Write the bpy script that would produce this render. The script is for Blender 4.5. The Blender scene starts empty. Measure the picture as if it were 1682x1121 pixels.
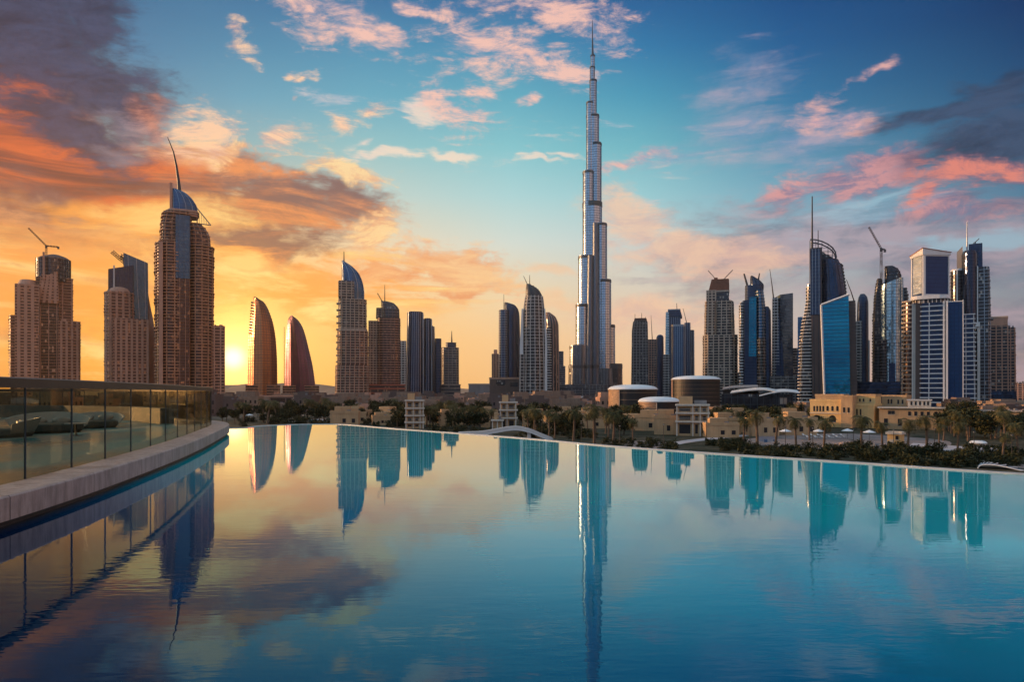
import bpy, math, random
from math import radians as RAD, pi, sin, cos, atan2, atan, sqrt
from mathutils import Vector, Matrix, noise as MN

SC = bpy.context.scene
COL = SC.collection
random.seed(7)

# ------------------------------------------------------------------ picture <-> world
F, CX, HY = 1121.3, 841.0, 646.0      # focal length in photo pixels, principal column, horizon row
CAMZ, GZ = 2.2, -11.0                 # eye above the pool water (z = 0); city ground


def pt(x, y, D):
    return Vector(((x - CX) / F * D, D, CAMZ + (HY - y) / F * D))


def on_plane(x, y, z):
    D = F * (CAMZ - z) / (y - HY)
    return Vector(((x - CX) / F * D, D, z))


# ------------------------------------------------------------------ camera
cam_data = bpy.data.cameras.new('camera')
cam_data.sensor_width = 36.0
cam_data.lens = 24.0
cam_data.shift_y = (HY - 560.5) / 1682.0
cam_data.clip_start = 0.1
cam_data.clip_end = 60000
cam = bpy.data.objects.new('camera', cam_data)
cam.location = (0, 0, CAMZ)
cam.rotation_euler = (RAD(90), 0, 0)
COL.objects.link(cam)
SC.camera = cam

# ------------------------------------------------------------------ view transform
SC.view_settings.view_transform = 'Standard'
SC.view_settings.look = 'None'
SC.view_settings.gamma = 1.0
SC.view_settings.exposure = 0.12
SC.view_settings.use_curve_mapping = False
SC.cycles.max_bounces = 6
SC.cycles.glossy_bounces = 4
SC.cycles.diffuse_bounces = 2
SC.cycles.transmission_bounces = 4
SC.cycles.transparent_max_bounces = 8
SC.cycles.volume_bounces = 0

# ------------------------------------------------------------------ sun (low, over the city at the far left)
SUN_AZ, SUN_EL = -72.0, 9.0           # degrees; azimuth from +Y towards +X
sun_data = bpy.data.lights.new('sun', 'SUN')
sun_data.energy = 4.6
sun_data.angle = RAD(0.6)
sun_data.color = (1.0, 0.56, 0.26)
sun = bpy.data.objects.new('sun', sun_data)
sd = Vector((sin(RAD(SUN_AZ)) * cos(RAD(SUN_EL)), cos(RAD(SUN_AZ)) * cos(RAD(SUN_EL)), sin(RAD(SUN_EL))))
sun.rotation_euler = sd.to_track_quat('Z', 'Y').to_euler()
COL.objects.link(sun)


def lin(c):
    out = []
    for v in c[:3]:
        v = v / 255.0
        out.append(v / 12.92 if v <= 0.04045 else ((v + 0.055) / 1.055) ** 2.4)
    return (out[0], out[1], out[2], 1.0)


# ------------------------------------------------------------------ node helper
class NT:
    def __init__(s, tree):
        s.t = tree

    def new(s, typ, **kw):
        n = s.t.nodes.new(typ)
        for k, v in kw.items():
            setattr(n, k, v)
        return n

    def link(s, a, b):
        s.t.links.new(a, b)

    def put(s, sock, v):
        if isinstance(v, bpy.types.NodeSocket):
            s.link(v, sock)
        else:
            sock.default_value = v

    def math(s, op, a, b=None, c=None, clamp=False):
        n = s.new('ShaderNodeMath', operation=op, use_clamp=clamp)
        s.put(n.inputs[0], a)
        if b is not None:
            s.put(n.inputs[1], b)
        if c is not None:
            s.put(n.inputs[2], c)
        return n.outputs[0]

    def vmath(s, op, a, b=None):
        n = s.new('ShaderNodeVectorMath', operation=op)
        s.put(n.inputs[0], a)
        if b is not None:
            if op == 'SCALE':
                s.put(n.inputs['Scale'], b)
            else:
                s.put(n.inputs[1], b)
        return n.outputs['Value'] if op in ('LENGTH', 'DOT_PRODUCT') else n.outputs['Vector']

    def ss(s, v, a, b, lo=0.0, hi=1.0, smooth=True):
        n = s.new('ShaderNodeMapRange')
        n.interpolation_type = 'SMOOTHSTEP' if smooth else 'LINEAR'
        n.clamp = True
        s.put(n.inputs[0], v)
        n.inputs[1].default_value = a
        n.inputs[2].default_value = b
        n.inputs[3].default_value = lo
        n.inputs[4].default_value = hi
        return n.outputs[0]

    def mix(s, f, a, b, blend='MIX'):
        n = s.new('ShaderNodeMix', data_type='RGBA', blend_type=blend)
        n.clamp_factor = True
        s.put(n.inputs[0], f)
        s.put(n.inputs[6], a)
        s.put(n.inputs[7], b)
        return n.outputs[2]

    def noise(s, vec, scale, detail=6, rough=0.55, dist=0.0, lac=2.0, color=False):
        n = s.new('ShaderNodeTexNoise')
        n.noise_dimensions = '3D'
        s.put(n.inputs['Vector'], vec)
        n.inputs['Scale'].default_value = scale
        n.inputs['Detail'].default_value = detail
        n.inputs['Roughness'].default_value = rough
        n.inputs['Lacunarity'].default_value = lac
        n.inputs['Distortion'].default_value = dist
        return n.outputs['Color' if color else 'Fac']

    def mapping(s, vec, loc=(0, 0, 0), rot=(0, 0, 0), scale=(1, 1, 1), typ='POINT'):
        n = s.new('ShaderNodeMapping', vector_type=typ)
        s.put(n.inputs['Vector'], vec)
        n.inputs['Location'].default_value = loc
        n.inputs['Rotation'].default_value = rot
        n.inputs['Scale'].default_value = scale
        return n.outputs[0]

    def ramp(s, f, stops, interp='LINEAR'):
        n = s.new('ShaderNodeValToRGB')
        cr = n.color_ramp
        cr.interpolation = interp
        while len(cr.elements) > 1:
            cr.elements.remove(cr.elements[-1])
        cr.elements[0].position = stops[0][0]
        cr.elements[0].color = stops[0][1]
        for p, c in stops[1:]:
            e = cr.elements.new(p)
            e.color = c
        s.put(n.inputs[0], f)
        return n.outputs[0]


# ------------------------------------------------------------------ world: dusk sky by direction (azimuth, elevation)
world = bpy.data.worlds.new('World')
SC.world = world
world.use_nodes = True
wt = world.node_tree
for n in list(wt.nodes):
    wt.nodes.remove(n)
W = NT(wt)


def azel(x, y):
    az = atan((x - CX) / F)
    el = atan((HY - y) / F * cos(az))
    return math.degrees(az), math.degrees(el)


tc = W.new('ShaderNodeTexCoord')
DIR = tc.outputs['Generated']
sep = W.new('ShaderNodeSeparateXYZ')
W.link(DIR, sep.inputs[0])
dx, dy, dz = sep.outputs
AZ = W.math('MULTIPLY', W.math('ARCTAN2', dx, dy), 57.2958)
EL = W.math('MULTIPLY', W.math('ARCSINE', dz), 57.2958)
cmb = W.new('ShaderNodeCombineXYZ')
W.link(AZ, cmb.inputs[0])
W.link(EL, cmb.inputs[1])
P = cmb.outputs[0]
# cloud-layer coordinates: flatter and finer towards the horizon
den = W.math('ADD', W.math('MAXIMUM', dz, 0.0), 0.16)
cq = W.new('ShaderNodeCombineXYZ')
W.link(W.math('DIVIDE', dx, den), cq.inputs[0])
W.link(W.math('DIVIDE', dy, den), cq.inputs[1])
Q = cq.outputs[0]

# clear sky, seven azimuth columns each with a ramp over elevation
ROWS = [640, 560, 480, 400, 320, 240, 160, 80, 0]
SKYC = [
    (-60, [(244, 160, 76), (248, 172, 76), (244, 166, 82), (228, 148, 88), (205, 130, 92), (140, 100, 98), (95, 92, 112), (66, 80, 106), (46, 68, 98)]),
    (220, [(252, 165, 62), (253, 178, 70), (252, 178, 82), (238, 175, 108), (205, 170, 150), (150, 168, 182), (100, 150, 188), (72, 132, 182), (56, 116, 168)]),
    (395, [(255, 196, 96), (255, 206, 108), (255, 200, 102), (248, 200, 124), (200, 192, 172), (140, 184, 204), (98, 164, 204), (74, 140, 188), (56, 118, 172)]),
    (600, [(252, 184, 100), (253, 198, 120), (250, 208, 144), (232, 214, 180), (192, 210, 210), (142, 196, 216), (96, 170, 208), (72, 146, 194), (52, 116, 174)]),
    (840, [(250, 194, 128), (250, 204, 146), (238, 216, 176), (208, 220, 212), (170, 212, 222), (128, 198, 222), (92, 172, 208), (66, 144, 194), (46, 108, 170)]),
    (1050, [(245, 198, 148), (240, 204, 166), (220, 208, 188), (192, 212, 212), (152, 204, 218), (108, 184, 212), (70, 154, 198), (44, 122, 182), (30, 94, 160)]),
    (1300, [(222, 184, 162), (206, 184, 172), (186, 184, 182), (156, 182, 196), (110, 168, 196), (72, 142, 188), (46, 118, 174), (28, 94, 158), (16, 76, 142)]),
    (1700, [(186, 148, 140), (162, 150, 150), (132, 145, 156), (104, 140, 162), (76, 124, 158), (48, 104, 150), (28, 84, 134), (16, 66, 120), (8, 50, 106)]),
]
ELMAX = 40.0
tEL = W.math('DIVIDE', EL, ELMAX)
base = None
prev = None
for xpx, cols in SKYC:
    a, _ = azel(xpx, 300)
    stops = [(0.0, lin(cols[0]))]
    for yy, c in zip(ROWS[1:], cols[1:]):
        if yy <= 320:
            c = (c[0] * 0.97, c[1] * (0.975 if yy < 300 else 0.99), c[2] * (0.91 if yy < 300 else 0.96))
        stops.append((azel(xpx, yy)[1] / ELMAX, lin(c)))
    r = W.ramp(tEL, stops)
    if base is None:
        base = r
    else:
        base = W.mix(W.ss(AZ, prev, a, smooth=False), base, r)
    prev = a

# physical dusk sky underneath, a small share of the total
nish = W.new('ShaderNodeTexSky', sky_type='NISHITA')
nish.sun_disc = False
nish.sun_elevation = RAD(SUN_EL)
nish.sun_rotation = RAD(SUN_AZ)
nish.altitude = 50
nish.dust_density = 3.0
nishc = W.vmath('SCALE', nish.outputs[0], 0.05)

# noises
nA = W.noise(W.mapping(Q, rot=(0, 0, RAD(-35)), scale=(1.0, 2.2, 1)), 8.0, 6, 0.72, 0.5)                  # altocumulus grain
nB = W.noise(W.mapping(P, rot=(0, 0, RAD(-5)), scale=(0.045, 0.30, 1)), 1.0, 6, 0.62, 0.9)              # long low streaks
nC = W.noise(W.mapping(P, loc=(9, 4, 2), rot=(0, 0, RAD(12)), scale=(0.19, 0.46, 1)), 1.0, 8, 0.72, 0.7)  # ragged puffs
nD = W.noise(W.mapping(P, loc=(31, 14, 5), rot=(0, 0, RAD(30)), scale=(0.08, 0.60, 1)), 1.0, 6, 0.66, 1.0)  # slanted cirrus
nS = W.noise(W.mapping(P, loc=(3, 44, 1), scale=(0.07, 0.12, 1)), 1.0, 3, 0.55)                         # broad variation
nW = W.noise(W.mapping(P, loc=(5, 2, 8), rot=(0, 0, RAD(24)), scale=(0.55, 1.5, 1)), 1.0, 5, 0.68, 0.3)   # fine wisps
nWs = W.math('MULTIPLY_ADD', nW, 0.75, -0.375)
nE = W.math('MULTIPLY_ADD', nA, 0.5, W.math('MULTIPLY', nC, 0.5))
nF = W.math('MULTIPLY_ADD', nB, 0.55, W.math('MULTIPLY', nC, 0.45))
PU = W.math('ADD', AZ, W.math('MULTIPLY_ADD', W.noise(W.mapping(P, loc=(7, 7, 7)), 0.16, 3, 0.6), 6.0, -3.0))
PV = W.math('ADD', EL, W.math('MULTIPLY_ADD', W.noise(W.mapping(P, loc=(27, 3, 17)), 0.16, 3, 0.6), 5.0, -2.5))


def ell_mask(ells, vec=None):
    """union of soft ellipses given in photo pixels (x, y, rx, ry, tilt) turned into sky directions"""
    m = None
    for e in ells:
        x, y, rx, ry = e[:4]
        tilt = e[4] if len(e) > 4 else 0
        a0, e0 = azel(x, y)
        a1, _ = azel(x + rx, y)
        a2, _ = azel(x - rx, y)
        _, e1 = azel(x, y - ry)
        _, e2 = azel(x, y + ry)
        ru, rv, c, sn = (a1 - a2) / 2, (e1 - e2) / 2, cos(RAD(tilt)), sin(RAD(tilt))
        if tilt:
            u = W.math('MULTIPLY_ADD', PV, sn / ru, W.math('MULTIPLY_ADD', PU, c / ru, -(a0 * c + e0 * sn) / ru))
            v = W.math('MULTIPLY_ADD', PV, c / rv, W.math('MULTIPLY_ADD', PU, -sn / rv, (a0 * sn - e0 * c) / rv))
        else:
            u = W.math('MULTIPLY_ADD', PU, 1 / ru, -a0 / ru)
            v = W.math('MULTIPLY_ADD', PV, 1 / rv, -e0 / rv)
        d = W.math('SUBTRACT', 1.0, W.math('SQRT', W.math('MULTIPLY_ADD', u, u, W.math('MULTIPLY', v, v))))
        m = d if m is None else W.math('MAXIMUM', m, d)
    return m


def layer(base, ells, nz, k, lo, hi, dark, lit, op=1.0, shade=None, sl=(0.35, 0.65), vec=None):
    m = ell_mask(ells, vec)
    v = W.math('MULTIPLY_ADD', W.math('SUBTRACT', nz, 0.5), k, W.math('ADD', m, nWs))
    a = W.ss(v, lo, hi + 0.12, 0.0, op)
    c = W.mix(W.ss(W.math('MULTIPLY_ADD', m, 0.02, shade or nz), sl[0], sl[1]), lin(dark), lin(lit))
    return W.mix(a, base, c)


# --- low warm bands on the left
base = layer(base, [(120, 470, 520, 150), (520, 470, 380, 110), (330, 340, 320, 60)], nB, 3.0, 0.15, 0.60, (250, 158, 66), (255, 226, 142), 0.9, sl=(0.46, 0.66))
base = layer(base, [(90, 395, 460, 90), (230, 470, 300, 70), (60, 540, 340, 50), (520, 430, 160, 40)], nB, 3.4, 0.60, 1.05, (184, 96, 60), (232, 138, 66), 0.7, shade=nC)
base = layer(base, [(735, 430, 150, 52, -14), (770, 478, 120, 26), (640, 452, 110, 30)], nC, 2.2, 0.12, 0.55, (232, 140, 84), (253, 202, 140), 0.9, shade=nF, sl=(0.42, 0.6))
base = layer(base, [(900, 448, 80, 18), (900, 500, 120, 24), (560, 300, 60, 12)], nB, 1.8, 0.15, 0.6, (246, 190, 140), (250, 205, 160), 0.6)
# --- mauve-brown bank reaching in from the left
base = layer(base, [(50, 285, 400, 110), (300, 300, 260, 66, 3), (480, 330, 190, 66), (575, 335, 110, 54), (420, 390, 240, 46, 8)], nF, 2.4, 0.0, 0.55, (108, 74, 82), (232, 138, 80), 0.95, shade=W.math('MULTIPLY_ADD', nB, 0.75, W.math('MULTIPLY', nC, 0.25)), sl=(0.46, 0.62))
base = layer(base, [(330, 258, 150, 30, 4), (560, 288, 100, 26, -10), (610, 372, 80, 40, 40), (600, 300, 70, 26)], nC, 2.0, 0.12, 0.55, (236, 170, 122), (255, 216, 154), 0.9, sl=(0.42, 0.58))
base = layer(base, [(120, 345, 330, 40), (330, 400, 200, 40)], nB, 3.4, 0.35, 0.8, (246, 160, 70), (255, 214, 128), 0.9, sl=(0.5, 0.7))
# --- dark slate cloud, upper left, red underneath
base = layer(base, [(0, 200, 200, 170), (120, 270, 260, 76)], nF, 2.0, 0.0, 0.45, (104, 52, 54), (214, 98, 52), 0.96, shade=nB, sl=(0.42, 0.60))
base = layer(base, [(30, 50, 230, 200), (150, 140, 190, 120), (215, 175, 115, 90, 20), (120, 215, 210, 62, -10), (150, 30, 80, 90)], nE, 1.8, 0.0, 0.55, (18, 34, 64), (54, 70, 104), 0.98, shade=nE, sl=(0.36, 0.66))
base = layer(base, [(255, 200, 70, 70, 30), (290, 252, 70, 30)], nF, 2.6, 0.15, 1.0, (150, 88, 84), (230, 146, 112), 0.7, shade=nC, sl=(0.42, 0.60))
base = layer(base, [(215, 205, 120, 34, -10), (190, 240, 100, 26)], nF, 2.4, 0.25, 1.1, (124, 120, 140), (170, 160, 170), 0.5)
# --- peach puffs, left of centre
base = layer(base, [(345, 222, 80, 62, 12), (452, 240, 105, 58, 16), (395, 55, 40, 62, 12), (615, 183, 56, 24, 10), (330, 250, 70, 40), (490, 108, 40, 16), (505, 120, 26, 12), (487, 160, 14, 12), (560, 200, 40, 40)], nE, 3.4, 0.28, 0.9, (214, 170, 158), (255, 206, 166), 0.92, shade=nC, sl=(0.40, 0.56))
base = layer(base, [(615, 262, 125, 18, 4), (590, 238, 70, 14, 24), (740, 255, 80, 14), (900, 272, 56, 11), (930, 258, 44, 12), (700, 180, 60, 60)], nD, 2.6, 0.30, 0.75, (222, 206, 200), (250, 222, 196), 0.8)
# --- pink cirrus across the top
base = layer(base, [(555, 30, 175, 74, -16), (620, 60, 90, 46, -20), (500, 5, 80, 40), (680, 8, 80, 36), (780, 66, 170, 72, -12), (860, 95, 165, 70, -10), (935, 122, 84, 44, -8), (900, 14, 190, 50, -6), (985, 40, 125, 74, -18), (760, 170, 105, 76, -22), (720, 150, 70, 56), (790, 140, 56, 24), (860, 165, 28, 18)], nE, 4.2, 0.26, 1.0, (180, 160, 178), (250, 196, 176), 0.90, shade=nE, sl=(0.36, 0.60))
base = layer(base, [(900, 235, 300, 120), (1090, 300, 190, 90, 15), (700, 190, 190, 100, -15), (520, 150, 160, 90)], W.math('MULTIPLY_ADD', nA, 0.45, W.math('MULTIPLY', nD, 0.55)), 6.0, 0.75, 1.7, (206, 196, 206), (250, 214, 194), 0.7, shade=nC)
# --- right half: pink veils and coral cloud
base = layer(base, [(1215, 200, 150, 125, 25), (1330, 240, 190, 80), (1100, 265, 140, 48, 12)], nD, 2.2, 0.15, 1.15, (120, 148, 186), (206, 174, 184), 0.62, shade=nC)
base = layer(base, [(1055, 262, 105, 34, 12), (1010, 280, 80, 20), (1340, 206, 80, 46, 20), (1400, 216, 80, 36, 4), (1310, 325, 70, 32), (1455, 122, 58, 18, 26)], nE, 3.0, 0.25, 1.0, (190, 156, 174), (244, 182, 168), 0.85, shade=nC, sl=(0.4, 0.58))
base = layer(base, [(1400, 300, 150, 48, 6), (1300, 335, 100, 32), (1450, 268, 110, 30), (1560, 345, 160, 30)], nC, 2.0, 0.08, 0.7, (128, 108, 138), (222, 146, 142), 0.8, sl=(0.42, 0.6))
base = layer(base, [(1640, 225, 210, 100, 10), (1690, 205, 120, 90), (1560, 180, 200, 30, 6), (1640, 130, 120, 32)], nF, 2.0, 0.05, 0.6, (28, 42, 68), (58, 78, 108), 0.9, shade=nC)
base = layer(base, [(1575, 290, 125, 44, 2), (1520, 320, 66, 26, 20), (1650, 275, 80, 30, -6)], nE, 2.6, 0.14, 0.80, (140, 100, 120), (240, 138, 114), 0.88, shade=nC, sl=(0.40, 0.60))
# --- mauve-grey banks low on the right, peach near the tall tower
base = layer(base, [(1250, 420, 320, 120), (1560, 420, 320, 120), (1450, 375, 260, 50), (1640, 330, 160, 40), (1650, 560, 200, 90)], nB, 2.4, 0.1, 0.8, (92, 102, 126), (178, 158, 168), 0.82, shade=nF, sl=(0.42, 0.6))
base = layer(base, [(1045, 358, 130, 54, -20), (1110, 410, 200, 46, -6), (1210, 440, 170, 36), (1080, 520, 220, 50)], nF, 2.0, 0.08, 0.7, (220, 174, 160), (248, 202, 166), 0.8, shade=nC)
base = layer(base, [(1500, 345, 280, 34), (1420, 330, 120, 20), (1600, 390, 200, 24)], nB, 3.0, 0.4, 0.9, (96, 150, 184), (150, 192, 208), 0.75)

# --- glow round the low sun
a0, e0 = azel(383, 588)
sv = Vector((sin(RAD(a0)) * cos(RAD(e0)), cos(RAD(a0)) * cos(RAD(e0)), sin(RAD(e0))))
ang = W.math('MULTIPLY', W.math('ARCCOSINE', W.math('MINIMUM', W.vmath('DOT_PRODUCT', DIR, tuple(sv)), 0.99999)), 57.2958)
g1 = W.math('EXPONENT', W.math('MULTIPLY', W.math('MULTIPLY', ang, ang), -1.0 / (3.0 ** 2)))
g2 = W.math('EXPONENT', W.math('MULTIPLY', ang, -1.0 / 7.0))
glow = W.vmath('ADD', W.vmath('SCALE', (1.2, 0.80, 0.30), g1), W.vmath('SCALE', (0.48, 0.22, 0.02), g2))
base = W.vmath('ADD', base, glow)
base = W.mix(W.ss(ang, 0.0, 1.3, 0.8, 0.0), base, (4.0, 3.0, 1.5, 1))

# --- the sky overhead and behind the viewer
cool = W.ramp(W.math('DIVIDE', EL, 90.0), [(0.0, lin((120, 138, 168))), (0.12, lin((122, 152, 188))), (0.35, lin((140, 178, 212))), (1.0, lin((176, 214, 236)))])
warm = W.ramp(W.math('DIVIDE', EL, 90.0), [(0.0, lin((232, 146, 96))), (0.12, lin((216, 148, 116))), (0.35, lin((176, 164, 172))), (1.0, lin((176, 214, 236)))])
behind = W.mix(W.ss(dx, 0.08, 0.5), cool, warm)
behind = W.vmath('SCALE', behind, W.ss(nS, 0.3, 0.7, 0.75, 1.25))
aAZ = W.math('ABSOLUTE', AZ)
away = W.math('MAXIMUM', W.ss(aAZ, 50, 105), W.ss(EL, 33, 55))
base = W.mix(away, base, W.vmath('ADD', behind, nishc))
bg = W.new('ShaderNodeBackground')
W.link(base, bg.inputs[0])
bg.inputs[1].default_value = 1.0
wo = W.new('ShaderNodeOutputWorld')
W.link(bg.outputs[0], wo.inputs[0])
world.cycles.sampling_method = 'MANUAL'
world.cycles.sample_map_resolution = 1024

# ================================================================== materials
MATS = {}


def mat_new(name):
    m = bpy.data.materials.new(name)
    m.use_nodes = True
    t = m.node_tree
    for n in list(t.nodes):
        t.nodes.remove(n)
    N = NT(t)
    out = N.new('ShaderNodeOutputMaterial')
    b = N.new('ShaderNodeBsdfPrincipled')
    N.link(b.outputs[0], out.inputs[0])
    MATS[name] = m
    return m, N, b


def rgb(c):
    return (c[0], c[1], c[2], 1.0)


def solid(name, c, rough=0.7, var=0.25, scale=0.3, metal=0.0, spec=0.4, bump=0.0, streak=False):
    """stone, plaster, paint: base colour broken by blotches, stains and fine grain"""
    m, N, b = mat_new(name)
    co = N.new('ShaderNodeTexCoord').outputs['Object']
    n1 = N.noise(co, scale, 5, 0.6)
    n2 = N.noise(N.mapping(co, scale=(1, 1, 0.12 if streak else 1)), scale * 6, 4, 0.65)
    f = N.math('MULTIPLY_ADD', n2, 0.5, N.math('MULTIPLY', n1, 0.5))
    lo = tuple(v * (1 - var) for v in c)
    hi = tuple(min(1, v * (1 + var)) for v in c)
    N.put(b.inputs['Base Color'], N.mix(N.ss(f, 0.32, 0.68), rgb(lo), rgb(hi)))
    b.inputs['Roughness'].default_value = rough
    b.inputs['Metallic'].default_value = metal
    b.inputs['Specular IOR Level'].default_value = spec
    if bump:
        bp = N.new('ShaderNodeBump')
        bp.inputs['Strength'].default_value = bump
        bp.inputs['Distance'].default_value = 0.05
        N.link(n2, bp.inputs['Height'])
        N.link(bp.outputs[0], b.inputs['Normal'])
    return m


def glass(name, c, c2=None, metal=0.55, rough=0.12, fh=3.6, cw=1.6, line=0.16, linec=None, tilt=0.035, var=0.5, blinds=0.0, blindc=(0.35, 0.3, 0.25), mull=0.0):
    """curtain wall: every pane slightly its own tint and tilt, a spandrel line at each floor"""
    m, N, b = mat_new(name)
    co = N.new('ShaderNodeTexCoord').outputs['Object']
    sp = N.new('ShaderNodeSeparateXYZ')
    N.link(co, sp.inputs[0])
    z = N.math('DIVIDE', sp.outputs[2], fh)
    h = N.math('DIVIDE', N.math('ADD', sp.outputs[0], N.math('MULTIPLY', sp.outputs[1], 0.73)), cw)
    cell = N.new('ShaderNodeCombineXYZ')
    N.link(N.math('FLOOR', h), cell.inputs[0])
    N.link(N.math('FLOOR', z), cell.inputs[1])
    wn = N.new('ShaderNodeTexWhiteNoise', noise_dimensions='2D')
    N.link(cell.outputs[0], wn.inputs['Vector'])
    r = wn.outputs['Value']
    big = N.noise(co, 0.03, 3, 0.6)
    c2 = c2 or tuple(v * 0.45 for v in c)
    f = N.math('MULTIPLY_ADD', r, var, N.math('MULTIPLY', big, 1 - var), clamp=True)
    col = N.mix(f, rgb(c2), rgb(c))
    if blinds:
        col = N.mix(N.math('GREATER_THAN', r, 1 - blinds), col, rgb(blindc))
    zf = N.math('FRACT', z)
    ln = N.math('LESS_THAN', zf, line)
    if mull:
        ln = N.math('MAXIMUM', ln, N.math('LESS_THAN', N.math('FRACT', h), mull))
    linec = linec or tuple(v * 0.35 for v in c)
    col = N.mix(ln, col, rgb(linec))
    N.put(b.inputs['Base Color'], col)
    N.put(b.inputs['Metallic'], N.math('MULTIPLY', N.math('SUBTRACT', 1.0, ln), metal))
    N.put(b.inputs['Roughness'], N.math('MULTIPLY_ADD', ln, 0.35, N.math('MULTIPLY_ADD', r, 0.06, rough)))
    g = N.new('ShaderNodeNewGeometry')
    off = N.vmath('SCALE', N.vmath('SUBTRACT', wn.outputs['Color'], (0.5, 0.5, 0.5)), tilt)
    wav = N.vmath('SCALE', N.vmath('SUBTRACT', N.noise(co, 0.08, 2, 0.5, color=True), (0.5, 0.5, 0.5)), tilt * 2.5)
    nn = N.vmath('NORMALIZE', N.vmath('ADD', g.outputs['Normal'], N.vmath('ADD', off, wav)))
    N.link(nn, b.inputs['Normal'])
    return m


# ================================================================== mesh builder
class MB:
    def __init__(s):
        s.v, s.f, s.m, s.sm = [], [], [], []
        s.mats = []

    def mi(s, mat):
        if mat not in s.mats:
            s.mats.append(mat)
        return s.mats.index(mat)

    def face(s, idx, mat, smooth=False):
        s.f.append(tuple(idx))
        s.m.append(s.mi(mat))
        s.sm.append(smooth)

    def quad(s, a, b, c, d, mat):
        n = len(s.v)
        s.v += [tuple(a), tuple(b), tuple(c), tuple(d)]
        s.face((n, n + 1, n + 2, n + 3), mat)

    def tri(s, a, b, c, mat):
        n = len(s.v)
        s.v += [tuple(a), tuple(b), tuple(c)]
        s.face((n, n + 1, n + 2), mat)

    def loft(s, rings, mat, cap0=True, cap1=True, smooth=False, capmat=None, closed=True):
        k = len(rings[0])
        n = len(s.v)
        for r in rings:
            s.v += [tuple(p) for p in r]
        for i in range(len(rings) - 1):
            for j in range(k if closed else k - 1):
                a = n + i * k + j
                b = n + i * k + (j + 1) % k
                s.face((a, b, b + k, a + k), mat, smooth)
        for flag, r, rev in ((cap0, rings[0], True), (cap1, rings[-1], False)):
            if flag and closed:
                q = len(s.v)
                s.v += [tuple(p) for p in r]
                ids = list(range(q, q + k))
                s.face(ids[::-1] if rev else ids, capmat or mat)

    def prism(s, poly, z0, z1, mat, capmat=None, smooth=False):
        s.loft([[(x, y, z0) for x, y in poly], [(x, y, z1) for x, y in poly]], mat, smooth=smooth, capmat=capmat)

    def box(s, x0, x1, y0, y1, z0, z1, mat):
        s.prism([(x0, y0), (x1, y0), (x1, y1), (x0, y1)], z0, z1, mat)

    def bar(s, p, q, r0, r1=None, mat=None, n=6, cap=True):
        p, q = Vector(p), Vector(q)
        r1 = r0 if r1 is None else r1
        d = (q - p).normalized()
        a = d.orthogonal().normalized()
        b = d.cross(a)
        rr = []
        for c, r in ((p, r0), (q, r1)):
            rr.append([c + (a * cos(2 * pi * i / n) + b * sin(2 * pi * i / n)) * r for i in range(n)])
        s.loft(rr, mat, cap, cap, smooth=n > 6)

    def path(s, pts, radii, mat, n=6):
        for i in range(len(pts) - 1):
            s.bar(pts[i], pts[i + 1], radii[i], radii[i + 1], mat, n)

    def truss(s, p, q, w, mat, seg=8, r=0.12):
        """lattice beam from p to q, square section w"""
        p, q = Vector(p), Vector(q)
        d = (q - p).normalized()
        a = d.orthogonal().normalized()
        b = d.cross(a)
        cs = [a * w + b * w, a * -w + b * w, a * -w - b * w, a * w - b * w]
        for c in cs:
            s.bar(p + c, q + c, r, r, mat, 4)
        L = (q - p)
        for i in range(seg):
            u, v = p + L * (i / seg), p + L * ((i + 1) / seg)
            for j in range(4):
                s.bar(u + cs[j], v + cs[(j + 1) % 4], r * 0.7, r * 0.7, mat, 4, False)

    def build(s, name, parent=None, mat=None):
        me = bpy.data.meshes.new(name)
        me.from_pydata(s.v, [], s.f)
        for mt in s.mats:
            me.materials.append(MATS[mt])
        me.polygons.foreach_set('material_index', s.m)
        me.polygons.foreach_set('use_smooth', s.sm)
        me.validate()
        me.update()
        o = bpy.data.objects.new(name, me)
        COL.objects.link(o)
        if parent is not None:
            o.parent = parent
        return o


def tag(o, label=None, cat=None, group=None, kind=None):
    if label:
        o['label'] = label
    if cat:
        o['category'] = cat
    if group:
        o['group'] = group
    if kind:
        o['kind'] = kind
    return o


def thing(name, label, cat, loc, rz=0.0, group=None):
    o = bpy.data.objects.new(name, None)
    o.empty_display_size = 1.0
    COL.objects.link(o)
    o.location = loc
    o.rotation_euler = (0, 0, rz)
    return tag(o, label, cat, group)


def dup(root, loc, rz, label=None, group=None, sc=None):
    r = root.copy()
    COL.objects.link(r)
    r.location = loc
    r.rotation_euler = (0, 0, rz)
    if sc:
        r.scale = (sc, sc, sc) if not isinstance(sc, tuple) else sc
    if label:
        r['label'] = label
    if group:
        r['group'] = group
    for ch in list(root.children):
        c = ch.copy()
        COL.objects.link(c)
        c.parent = r
        for g in list(ch.children):
            d = g.copy()
            COL.objects.link(d)
            d.parent = c
    return r


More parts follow.
